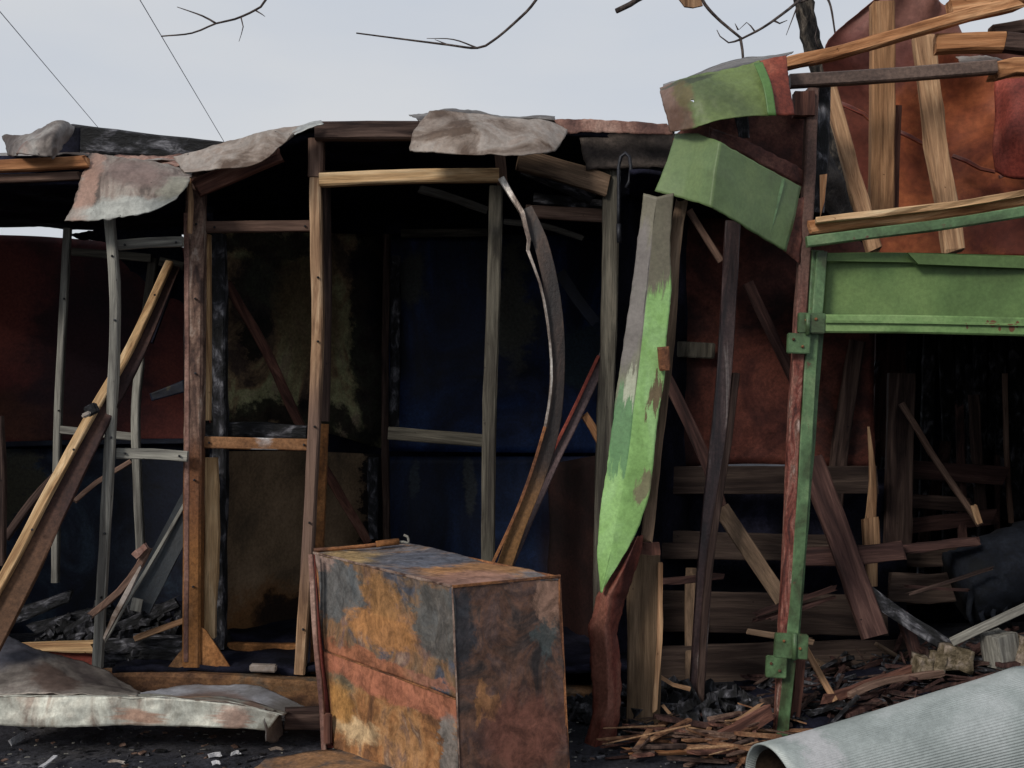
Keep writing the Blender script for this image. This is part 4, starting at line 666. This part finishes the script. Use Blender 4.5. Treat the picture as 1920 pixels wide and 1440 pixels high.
B("thin_splinter", [(1236, 1268, 5.0), (1262, 1284, 5.0), (1294, 1292, 5.0)], 7, .015, M_tan, None, jit=.2, T=("thin pale splinter jutting from the upright board towards the dark angle post", "splinter"))
B("thin_splinter", [(1242, 1322, 4.95), (1264, 1348, 4.95), (1288, 1372, 4.92)], 6, .015, M_tan, None, jit=.2, T=("thin pale splinter slanting to the ground beside the foot of the upright board", "splinter"))
B("inner_stud", [(1296, 1066, 5.9), (1294, 1130, 5.9), (1296, 1300, 5.7)], 20, .03, M_dimwood2, KR)
B("fallen_rafter", [(1518, 860, 5.6), (1560, 970, 5.5), (1600, 1080, 5.4), (1640, 1194, 5.3)], 46, .05, M_dim, None, jit=.04, T=("broad dark red rafter fallen diagonally inside the green kiosk", "rafter"))
B("inner_stud", [(1606, 640, 6.2), (1582, 790, 6.15), (1562, 950, 6.1)], 30, .05, M_dkbrown, KR, jit=.05)
B("inner_stud", [(1690, 700, 6.3), (1686, 860, 6.3), (1682, 1020, 6.3)], 50, .05, M_dkbrown, KR, jit=.03)
B("inner_stud", [(1826, 740, 6.6), (1832, 860, 6.6), (1842, 980, 6.6)], 18, .05, M_dkbrown, KR, jit=.05)
B("inner_stud", [(1884, 700, 6.6), (1888, 860, 6.6), (1896, 980, 6.6)], 8, .03, M_brown, KR, jit=.08)
B("broken_stud", [(1628, 800, 5.9), (1636, 900, 5.88), (1632, 980, 5.86), (1636, 1020, 5.85)], 17, .04, M_tan, KR, wf=lambda f: .25+1.0*f, jit=.12)
B("broken_stud", [(1632, 976, 5.84), (1634, 1024, 5.84)], 30, .05, M_tan, KR, ragged=.04)
B("broken_stud", [(1634, 1050, 5.84), (1634, 1100, 5.8)], 20, .04, M_tan, KR, ragged=.04)
B("brace", [(1690, 756, 6.2), (1760, 870, 6.15), (1838, 984, 6.1)], 11, .03, M_brown, KR, jit=.1)
B("brace", [(1826, 950, 6.05), (1836, 980, 6.05)], 12, .02, M_tan, KR, ragged=.03)
B("broken_rail", [(1500, 1044, 5.5), (1600, 1042, 5.5), (1690, 1032, 5.5)], 34, .05, M_dim, KR, jit=.06, ragged=.04)
B("broken_rail", [(1690, 1030, 5.6), (1760, 1022, 5.6), (1828, 1014, 5.6)], 16, .05, M_dim, KR, jit=.2, ragged=.06)
B("inner_board", [(1672, 1100, 5.9), (1740, 1104, 5.9), (1796, 1098, 5.9)], 54, .04, M_dimwood, KR, jit=.06, ragged=.05)
B("charred_diagonal_timber", [(1610, 1098, 5.4), (1680, 1150, 5.35), (1740, 1188, 5.3), (1796, 1226, 5.2)], 26, .05, M_char, None, jit=.12, T=("charred grey timber slanting down right to the yellow foam lumps", "timber"))
B("dark_fallen_board", [(1690, 1150, 5.6), (1720, 1230, 5.5), (1724, 1270, 5.4)], 22, .04, M_dim, None, jit=.1, T=("narrow reddish board standing between the fallen rafter and the foam", "board"))
# dark blue roll deep in the right
M_dblue = mat("dark_blue_cloth", [(.3, (5, 9, 15)), (.5, (13, 18, 28)), (.7, (24, 29, 39))], sc3=(6, 6, 6), rough=.8, spec=.2, bump=.5)
def roll_mesh():
    a, b_ = P(1850, 1085, 5.75), P(2080, 1020, 5.9); 
    tube("blue_bundle", [a-Vector((.14, 0, .05)), a-Vector((.08, 0, .03)), a, (a+b_)/2+Vector((0, 0, .03)), b_], .2, M_dblue, BL, sides=22, taper=(1, 1.15), jit=.12, step=.04)
BL = root("dark_blue_bundle", P(1900, 1200, 5.75), "dark blue rounded bundle in the shadow at the right edge", "bundle"); BL.location.z = .3
roll_mesh()
for i, (a, b_) in enumerate(((1822, 1150), (1846, 1152), (1868, 1152), (1890, 1148))):
    tube("fringe", [P(a, b_-40, 5.62), P(a-6, b_, 5.6), P(a+4, b_+28, 5.62)], .02, M_dblue, BL, taper=(1, .6))
B("white_rail", [(1784, 1204, 5.1), (1860, 1168, 5.05), (1990, 1108, 4.98)], 15, .03, M_grey, None, jit=.02, T=("pale metal rail lying diagonally at the right edge above the rubble", "rail"))
# lumps of foam and blocks
M_foam = mat("yellow_foam", [(.3, (82, 72, 54)), (.5, (119, 106, 86)), (.7, (141, 127, 114))], sc3=(20, 20, 20), rough=.9, spec=.1, bump=.8)
for (a, b_, sx, sz, l) in ((1790, 1234, .14, .11, "largest yellowish foam lump on the rubble under the pale rail"), (1756, 1242, .05, .10, "narrow yellowish foam lump left of the largest one"), (1728, 1250, .07, .10, "leftmost yellowish foam lump on the rubble")):
    blk("foam_lump", P(a, b_, 5.1), (sx, .1, sz), M_foam, None, jit=.022, sub=4, rot=(0, R(10), 0), smooth=True, T=(l, "foam lump", "foam lumps on the rubble"))
blk("concrete_block", P(1876, 1216, 5.1), (.12, .12, .15), M_grey, None, rot=(0, R(-12), R(20)), jit=.01, sub=3, T=("grey squarish block on the rubble at the right edge", "block"))
blk("concrete_block", P(1930, 1224, 5.05), (.1, .1, .14), M_foam, None, rot=(0, R(15), R(10)), jit=.01, sub=3, T=("yellowish block cut by the right edge of the picture", "block"))
# rubble mound and splintered wood
def splinters(name, n, cfun, lrange, wrange, mats, seed, T):
    rr = random.Random(seed); me = bpy.data.meshes.new(name); bm = bmesh.new()
    for k in range(n):
        c, ang, tilt = cfun(rr); ln = rr.uniform(*lrange); w = rr.uniform(*wrange); mi = rr.randrange(len(mats))
        mt = Matrix.Translation(c) @ Matrix.Rotation(ang, 4, 'Z') @ Matrix.Rotation(tilt, 4, 'Y') @ Matrix.Diagonal((ln, w, w*rr.uniform(.2, .6), 1))
        r = bmesh.ops.create_cube(bm, size=1, matrix=mt)
        fs = set(f for v in r['verts'] for f in v.link_faces)
        for f in fs: f.material_index = mi
        e = r['verts']; 
        for v in e[:2]: v.co = v.co.lerp(c, .4*rr.random())
    bm.to_mesh(me); bm.free(); o = link(name, me, mats[0], None, Vector((0, 0, 0)))
    for m in mats[1:]: me.materials.append(m)
    tag(o, *T); o['kind'] = 'stuff'
M_spl = mat("splinter_wood", [(.3, (75, 50, 38)), (.5, (120, 83, 60)), (.7, (153, 115, 84))], sc3=(9, 9, 9), rough=.85, spec=.15, bump=.3)
def c1(rr):
    p = G(rr.uniform(1180, 1480), rr.uniform(1352, 1440), 0); p.z = rr.uniform(.01, .07)
    return p, rr.gauss(.25, .45), rr.gauss(0, .12)
splinters("wood_splinters", 95, c1, (.05, .34), (.006, .04), [M_brown, M_redwood, M_dkbrown, M_dim, M_spl], 6, ("splintered orange brown wood scattered in front of the slatted boards", "splinters"))
def c3(rr):
    p = G(rr.uniform(1190, 1470), rr.uniform(1372, 1440), 0); p.z = rr.uniform(.05, .09)
    return p, rr.gauss(.3, .5), rr.gauss(0, .1)
splinters("long_splinters", 16, c3, (.12, .42), (.008, .03), [M_tan, M_spl, M_brown], 16, ("long pale splinters lying on top of the brown splintered wood", "splinters"))
def c2(rr):
    x = rr.uniform(1.3, 3.0); y = rr.uniform(4.85, 5.7); p = Vector((x, y, rr.uniform(.0, .08)+max(0, (x-1.4))*.22*(1-abs(y-5.3)*.5)))
    return p, rr.gauss(.3, .7), rr.gauss(-.15, .25)
splinters("wood_rubble", 520, c2, (.04, .42), (.006, .045), [M_dkbrown, M_dim, M_char, M_char, M_dim], 9, ("dark wooden rubble banked up inside the green kiosk", "rubble"))
BD = [(((1325, 1400, 4.75), (1380, 1372, 4.75), (1442, 1338, 4.8)), 30, M_redwood, "reddish splintered board slanting on the ground between the strip and the roll"),
      (((1178, 1412, 4.6), (1250, 1418, 4.58), (1330, 1408, 4.6)), 16, M_orwood, "curved orange brown splintered board lying near the bottom edge"),
      (((1290, 1366, 4.85), (1350, 1374, 4.85), (1420, 1362, 4.85)), 10, M_tan, "thin tan lath lying level behind the reddish board"),
      (((1360, 1362, 4.85), (1392, 1346, 4.85), (1424, 1326, 4.85)), 9, M_tan, "thin tan lath rising to the right in front of the green post foot"),
      (((1550, 1310, 5.0), (1640, 1280, 5.1), (1720, 1250, 5.15)), 16, M_redwood, "long reddish lath lying on the rubble behind the corrugated roll"),
      (((1600, 1300, 4.95), (1660, 1276, 5.0), (1760, 1262, 5.05)), 12, M_brown, "brown lath on the rubble close under the foam lumps")]
for p_, w, m, l in BD: B("broken_board" if w > 12 else "broken_lath", list(p_), w, .03, m, None, jit=.15, ragged=.06, T=(l, "board" if w > 12 else "lath", "broken wood lying on the rubble"))
# ground rise under rubble (so nothing floats)
patch("rubble_bank", [[(1.2, 4.75, -.02), (2.0, 4.75, .0), (3.2, 4.75, .05)], [(1.2, 5.2, .0), (2.0, 5.2, .16), (3.2, 5.2, .32)], [(1.2, 5.8, .0), (2.0, 5.8, .1), (3.2, 6.0, .3)]], M_soot, None, nu=40, nv=30, crumple=.05, cs=5, world=True, T=("sooty bank of rubble behind the corrugated roll", "rubble", None, 'stuff'))

rq = random.Random(21)
for k in range(13):
    x = 1590+k*31+rq.uniform(-6, 6)
    B("back_board", [(x, 600+rq.uniform(0, 30), 7.1), (x+rq.uniform(-10, 10), 850, 7.1), (x+rq.uniform(-14, 14), rq.uniform(960, 1120), 7.05)], rq.uniform(20, 30), .03, rq.choice([M_char, M_dim, M_char]), KR, jit=.06, ragged=.1)
for k in range(5):
    y = 880+k*58
    B("wall_board", [(1640+rq.uniform(-20, 30), y+rq.uniform(-12, 12), 6.5), (1820+rq.uniform(-20, 60), y+rq.uniform(-30, 14), 6.5)], rq.uniform(22, 44), .03, rq.choice([M_dkbrown, M_dim, M_dimwood]), KR, jit=.06, ragged=.08)
for k in range(10):
    x = rq.uniform(1600, 1930); y = rq.uniform(660, 900); dx = rq.uniform(-50, 50); ln = rq.uniform(160, 330); Y = rq.uniform(6.3, 7.2)
    B("charred_stick", [(x, y, Y), (x+dx*.5, y+ln*.5, Y), (x+dx, min(y+ln, 1130), Y-.2)], rq.uniform(7, 22), .03, rq.choice([M_char, M_char, M_dim, M_dkbrown]), KR, jit=.12, ragged=.06)
for k in range(9):
    x = rq.uniform(1230, 1720); y = rq.uniform(1010, 1300); Y = rq.uniform(5.3, 5.7)
    B("broken_slat", [(x, y, Y), (x+rq.uniform(60, 150), y+rq.uniform(-60, 60), Y+.05)], rq.uniform(5, 14), .02, rq.choice([M_dkbrown, M_dim, M_dimwood2]), KR, jit=.2, ragged=.06)
for a, b_, Y in ((1512, 600, 4.8), (1530, 598, 4.8), (1488, 636, 4.8), (1505, 650, 4.8), (1470, 1202, 4.79), (1500, 1216, 4.79), (1446, 1244, 4.79), (1462, 1258, 4.79)):
    tube("bolt", [P(a, b_, Y+.04), P(a, b_, Y+.018)], .007, M_rust, KR)
for pr, pl in ((KC, [(368, 420, 5.24), (366, 560, 5.24), (366, 700, 5.24), (364, 900, 5.24), (362, 1100, 5.24), (596, 520, 5.25), (596, 640, 5.25), (590, 800, 5.25), (580, 980, 5.25), (568, 1180, 5.25), (402, 426, 5.3), (572, 424, 5.3), (392, 830, 5.3), (570, 834, 5.3)]),
               (KL, [(210, 480, 5.12), (215, 600, 5.12), (208, 820, 5.12), (196, 1000, 5.12), (190, 1120, 5.12), (234, 459, 5.17), (330, 454, 5.17), (234, 850, 5.17), (336, 855, 5.17), (120, 560, 5.96), (110, 770, 5.96)])):
    for a, b_, Y in pl: tube("nail", [P(a, b_, Y+.015), P(a, b_, Y)], .006, M_char, pr)
# ------------------------------------------------------------------ roof wreck of the right kiosk
M_rs = mat("lifted_red_sheet", [(.28, (118, 58, 40)), (.42, (148, 76, 46)), (.56, (170, 92, 54)), (.7, (156, 80, 50)), (.84, (176, 102, 66))], sc3=(1.4, 1.4, 2.2), distort=1.1, mid=0.12, rough=.6, spec=.3, bump=.05, fine=.2, bscale=26,
           blobs=[(.1, .2, .35, .3, (118, 74, 72), .6), (.5, .06, .6, .16, (136, 92, 82), .6), (.05, .6, .14, .4, (92, 44, 36), .6), (.85, .9, .4, .12, (98, 42, 32), .6), (.93, .4, .05, .4, (140, 56, 48), .4)], blobnoise=.15)
patch("lifted_roof_sheet", [[(1640, 0, 6.0), (1700, -30, 5.95), (1752, -6, 5.95), (1780, 20, 6.0), (1850, 90, 6.1), (2080, 60, 6.1)],
                            [(1548, 85, 6.2), (1630, 80, 6.1), (1720, 90, 6.1), (1800, 110, 6.1), (1900, 150, 6.2), (2080, 150, 6.2)],
                            [(1552, 180, 6.4), (1640, 190, 6.3), (1720, 200, 6.25), (1800, 210, 6.3), (1890, 220, 6.2), (2080, 230, 6.3)],
                            [(1590, 320, 6.5), (1660, 330, 6.4), (1730, 330, 6.4), (1810, 340, 6.35), (1900, 345, 6.3), (2080, 350, 6.3)],
                            [(1610, 475, 6.6), (1680, 480, 6.5), (1740, 480, 6.5), (1810, 480, 6.4), (1900, 480, 6.35), (2080, 480, 6.3)]], M_rs, KR, nu=110, nv=100, corr=(4.5, .015, 'u'), crumple=.014, cs=2, fine=.1, rag=.005, fold=.015)
patch("lifted_roof_fold", [[(1866, 150, 5.95), (1915, 145, 5.85), (2040, 145, 5.8)], [(1860, 250, 5.93), (1915, 255, 5.75), (2040, 255, 5.75)], [(1868, 322, 5.95), (1910, 335, 5.85), (2040, 335, 5.8)]], mat("folded_red_sheet", [(.3, (130, 54, 46)), (.6, (158, 72, 58)), (.8, (170, 92, 74))], rough=.55, bump=.2), KR, nu=20, nv=20, crumple=.02, fold=.008, fine=.1)
for cr_ in ([(1562, 188), (1590, 200), (1620, 214), (1648, 240)], [(1684, 246), (1706, 256), (1728, 268), (1742, 270)], [(1786, 292), (1812, 302), (1838, 316), (1866, 322)], [(1874, 332), (1888, 326), (1925, 322)]):
    B("pressed_crease", [(a, b_, 6.16 if a > 1870 else 6.2) for a, b_ in cr_], 7, .02, M_rs, KR, jit=.1)
B("roof_stud", [(1654, 12, 5.75), (1654, 160, 5.72), (1652, 392, 5.7)], 44, .06, wood("stud_wood", (138, 100, 68), (154, 114, 80), (168, 128, 92), dark=(96, 66, 46)), KR, ragged=.05, jit=.02)
B("roof_stud", [(1731, 70, 5.7), (1744, 180, 5.68), (1758, 300, 5.66), (1776, 390, 5.64), (1786, 468, 5.62)], 38, .06, M_tan, KR, ragged=.05, jit=.08)
B("roof_stud", [(1556, 168, 5.4), (1580, 260, 5.35), (1604, 350, 5.3), (1638, 468, 5.2)], 27, .05, M_tan, KR, ragged=.04, jit=.08)
B("roof_stud_shade", [(1682, 200, 5.78), (1678, 300, 5.78), (1676, 392, 5.78)], 12, .06, M_redwood, KR)  # darker strip that paints the stud's shaded right side
B("roof_plank", [(1474, 120, 5.3), (1580, 96, 5.28), (1700, 62, 5.26), (1820, 28, 5.24), (1905, 8, 5.22)], 22, .07, M_orwood, KR, jit=.1, ragged=.05)
B("roof_plank", [(1752, 84, 5.3), (1830, 80, 5.28), (1884, 80, 5.26)], 34, .08, M_orwood, KR, jit=.04, ragged=.02)
B("roof_plank", [(1884, 80, 5.24), (1960, 88, 5.2), (2050, 92, 5.2)], 34, .08, M_dkbrown, KR, jit=.05)
B("roof_plank", [(1780, 18, 5.4), (1900, -4, 5.4), (2050, -20, 5.4)], 30, .08, M_orwood, KR, jit=.05)
B("roof_plank", [(1860, 62, 5.35), (1920, 50, 5.35), (2050, 40, 5.35)], 24, .07, M_brown, KR, jit=.08)
M_rrail = mat("roof_rail_brown", [(.3, (62, 48, 42)), (.5, (86, 68, 60)), (.7, (104, 84, 74))], sc3=(8, 8, 2), rough=.6, spec=.35, bump=.3)
B("roof_rail", [(1480, 153, 4.95), (1660, 142, 4.95), (1866, 126, 4.95)], 25, .05, M_rrail, KR, jit=.01)
B("splintered_end", [(1862, 136, 4.98), (1900, 126, 4.98), (2020, 130, 4.98)], 32, .06, M_orwood, KR, jit=.12, ragged=.05)
patch("torn_paper", [[(1795, 110, 5.5), (1830, 106, 5.5), (1880, 112, 5.5)], [(1800, 120, 5.45), (1840, 118, 5.45), (1890, 126, 5.45)]], M_tinpale, KR, nu=16, nv=5, crumple=.02, rag=.02)

# ------------------------------------------------------------------ tree behind, wires
M_bark = mat("charred_bark", [(.3, (22, 22, 24)), (.5, (46, 44, 42)), (.66, (74, 68, 62)), (.8, (104, 96, 86))], sc3=(16, 16, 7), distort=1, rough=.9, spec=.1, bump=1, grain=(50, 50, 16), fine=.5)
M_twig = mat("twig_bark", [(.3, (52, 46, 46)), (.6, (84, 74, 70)), (.8, (108, 98, 92))], sc3=(20, 20, 20), rough=.9, spec=.1)
TR = root("bare_tree", Vector(((1620-960)/FP*8, 8, 0)), "bare scorched tree rising behind the green kiosk with thin twigs reaching over the roofs", "tree")
tube("trunk", [Vector((2.62, 8, -.1)), Vector((2.5, 8, 1.6)), P(1570, 260, 8), P(1545, 150, 8), P(1524, 90, 8), P(1508, 10, 8), P(1492, -90, 8), P(1500, -300, 8)], .085, M_bark, TR, taper=(1.5, .6), sides=12, jit=.14)
limb = [P(1500, -60, 8), P(1400, -190, 7.6), P(1200, -280, 7.2), P(900, -300, 6.8), P(600, -260, 6.6), P(350, -220, 6.5)]
tube("limb", limb, .05, M_bark, TR, taper=(1.2, .3), sides=9)
def tw(pl, r, Y=6.9, tp=(1, .3)): tube("branch", [P(a, b_, Y+dy) for (a, b_, dy) in pl], r, M_twig, TR, taper=tp, sides=6, step=.04)
tw([(590, -262, -.3), (540, -80, -.3), (498, 0, -.3), (480, 18, -.3), (440, 36, -.3), (405, 44, -.3), (360, 62, -.3), (302, 68, -.3)], .014)
tw([(405, 44, -.3), (380, 30, -.3), (332, 13, -.3)], .007)
tw([(452, 33, -.3), (456, 50, -.3), (448, 78, -.3)], .005); tw([(480, 20, -.3), (490, 26, -.3), (497, 31, -.3)], .005)
tw([(1140, -285, .2), (1060, -90, 0), (1005, 0, 0), (970, 38, 0), (925, 76, 0), (895, 90, 0), (840, 84, 0), (760, 74, 0), (668, 62, 0)], .015)
tw([(895, 90, 0), (850, 74, 0), (800, 72, 0)], .006); tw([(840, 84, 0), (815, 74, 0)], .005)
tw([(1300, -240, 0), (1230, -40, 0), (1194, 0, 0), (1155, 21, 0)], .022, tp=(1, .8))
tw([(1360, -210, .3), (1300, -60, .3), (1316, -2, .3), (1345, 34, .3), (1390, 72, .3)], .017, tp=(1, .5))
tw([(1388, 70, .3), (1392, 95, .3), (1394, 125, .3)], .010, tp=(1, .8)); tw([(1388, 74, .3), (1366, 80, .3), (1350, 68, .3), (1344, 56, .3)], .008)
tw([(1500, 0, .6), (1470, 24, .4), (1430, 52, .3), (1388, 74, .3)], .012, tp=(1, .6)); tw([(1416, 60, .3), (1400, 42, .3), (1385, 56, .3)], .006)
tw([(1384, 56, .3), (1378, 44, .3)], .006); tw([(1450, 38, .4), (1462, 44, .4), (1476, 38, .4)], .008); tw([(1494, 14, .6), (1484, 40, .6), (1474, 66, .6)], .006)
tw([(1525, -60, 1.0), (1548, -10, .9), (1558, 14, .8), (1566, 64, .8)], .012, tp=(1, .5)); tw([(1500, 4, .9), (1530, -4, .9), (1560, -2, .9)], .008)
tw([(1535, 90, .9), (1528, 70, .9), (1532, 50, .9)], .006)
tw([(1700, -60, .9), (1745, 4, .9), (1788, 12, .9), (1800, 20, .9)], .012, tp=(1, .6)); tw([(1788, -40, .9), (1784, 0, .9), (1788, 30, .9)], .02, tp=(1, .7)); tw([(1800, 26, .9), (1822, 10, .9), (1840, -10, .9)], .01); tw([(1810, -30, .9), (1822, 4, .9), (1830, 20, .9)], .008)
tube("limb", [P(1505, -250, 8), P(1600, -260, 8), P(1720, -180, 7.9), P(1788, -40, 7.8)], .04, M_bark, TR, taper=(1, .5), sides=8)
prism("dry_leaf", [(1272, -4), (1312, -6), (1318, 10), (1300, 14), (1284, 12)], 7.15, .02, M_tan, TR)
M_wire = mat("wire", [(.3, (170, 172, 178)), (.7, (190, 192, 198))], rough=.7)
for a, b_, l in (((-120, -120, 14), (178, 232, 26), "thin overhead wire slanting down at the far left of the sky"), ((150, -190, 14), (412, 252, 26), "thin overhead wire slanting down right of the other wire")):
    p, q = P(*a), P(*b_); d = q-p
    tube("overhead_wire", [p-d*1.0, p, (p+q)/2, q, q+d*.35], .008, M_wire, None, T=(l, "wire", "overhead wires"), step=3, sides=5, jit=0)

# ------------------------------------------------------------------ corrugated roll in the foreground
M_cor = mat("pale_corrugated_sheet", [(.3, (134, 142, 140)), (.5, (154, 162, 160)), (.7, (170, 176, 175))], sc3=(2, 2, 2), rough=.5, spec=.4, metal=.2, bump=.1, fine=.12, flecks=(12, .76, (110, 104, 96)), blobs=[(.3, .12, .5, .06, (176, 176, 178), .8)])
CR = root("corrugated_roll", Vector((1.35, 4.3, 0)), "pale grey green corrugated sheet rolled like a pipe in the lower right corner", "roll")
def roll():
    c0, c1 = P(1448, 1492, 3.75), P(2080, 1330, 4.3); c1 = c0.lerp(c1, .76)
    ax = (c1-c0).normalized(); r0, r1 = .17, .235; n = 900; k = 26
    upv = Vector((0, 0, 1)); upv = (upv-ax*upv.dot(ax)).normalized(); sd_ = ax.cross(upv)
    me = bpy.data.meshes.new("sheet"); bm = bmesh.new(); uvl = bm.loops.layers.uv.new("UVMap"); V = []; V2 = []
    for i in range(k+1):
        f = i/k; c = c0.lerp(c1, f); r = r0+(r1-r0)*f; ra = []; rb = []
        for j in range(n+1):
            a = -2.9+j/n*(6.9)        # overlapping spiral
            spiral = .012*(j/n); cr = .0013*math.sin(j/n*2*math.pi*150)
            dent = .012*noise.noise(Vector((f*3, a*.8, 2)))
            rr_ = r+spiral+cr+dent
            d = upv*math.cos(a)+sd_*math.sin(a)
            ra.append(bm.verts.new(c+d*rr_)); rb.append(bm.verts.new(c+d*(rr_-.004)))
        V.append(ra); V2.append(rb)
    for i in range(k):
        for j in range(n):
            for S, o in ((V, 1), (V2, -1)):
                q = (S[i][j], S[i][j+1], S[i+1][j+1], S[i+1][j])
                f = bm.faces.new(q if o > 0 else q[::-1])
                uv = ((j/n, i/k), ((j+1)/n, i/k), ((j+1)/n, (i+1)/k), (j/n, (i+1)/k))
                for lp, u in zip(f.loops, uv if o > 0 else uv[::-1]): lp[uvl].uv = u
    for j in range(n): bm.faces.new((V[0][j], V[0][j+1], V2[0][j+1], V2[0][j])); bm.faces.new((V[k][j], V[k][j+1], V2[k][j+1], V2[k][j]))
    for i in range(k): bm.faces.new((V[i][0], V[i+1][0], V2[i+1][0], V2[i][0])); bm.faces.new((V[i][n], V[i+1][n], V2[i+1][n], V2[i][n]))
    bmesh.ops.recalc_face_normals(bm, faces=bm.faces)
    bm.to_mesh(me); bm.free(); link("sheet", me, M_cor, CR, Vector((0, 0, 0)), smooth=True)
    # brown lining
    me = bpy.data.meshes.new("lining"); bm = bmesh.new(); A = []
    for i in range(9):
        f = i/8; c = c0.lerp(c1, f)+ax*.03; r = (r0+(r1-r0)*f)-.016
        A.append([bm.verts.new(c+(upv*math.cos(j/40*6.2832)+sd_*math.sin(j/40*6.2832))*r) for j in range(40)])
    for i in range(8):
        for j in range(40): bm.faces.new((A[i][j], A[i][(j+1) % 40], A[i+1][(j+1) % 40], A[i+1][j]))
    bm.faces.new(A[8])
    bm.to_mesh(me); bm.free(); link("lining", me, mat("roll_lining", [(.3, (44, 34, 28)), (.6, (74, 58, 44))], rough=.85), CR, Vector((0, 0, 0)), smooth=True)
roll()
print("objects", len(bpy.data.objects))
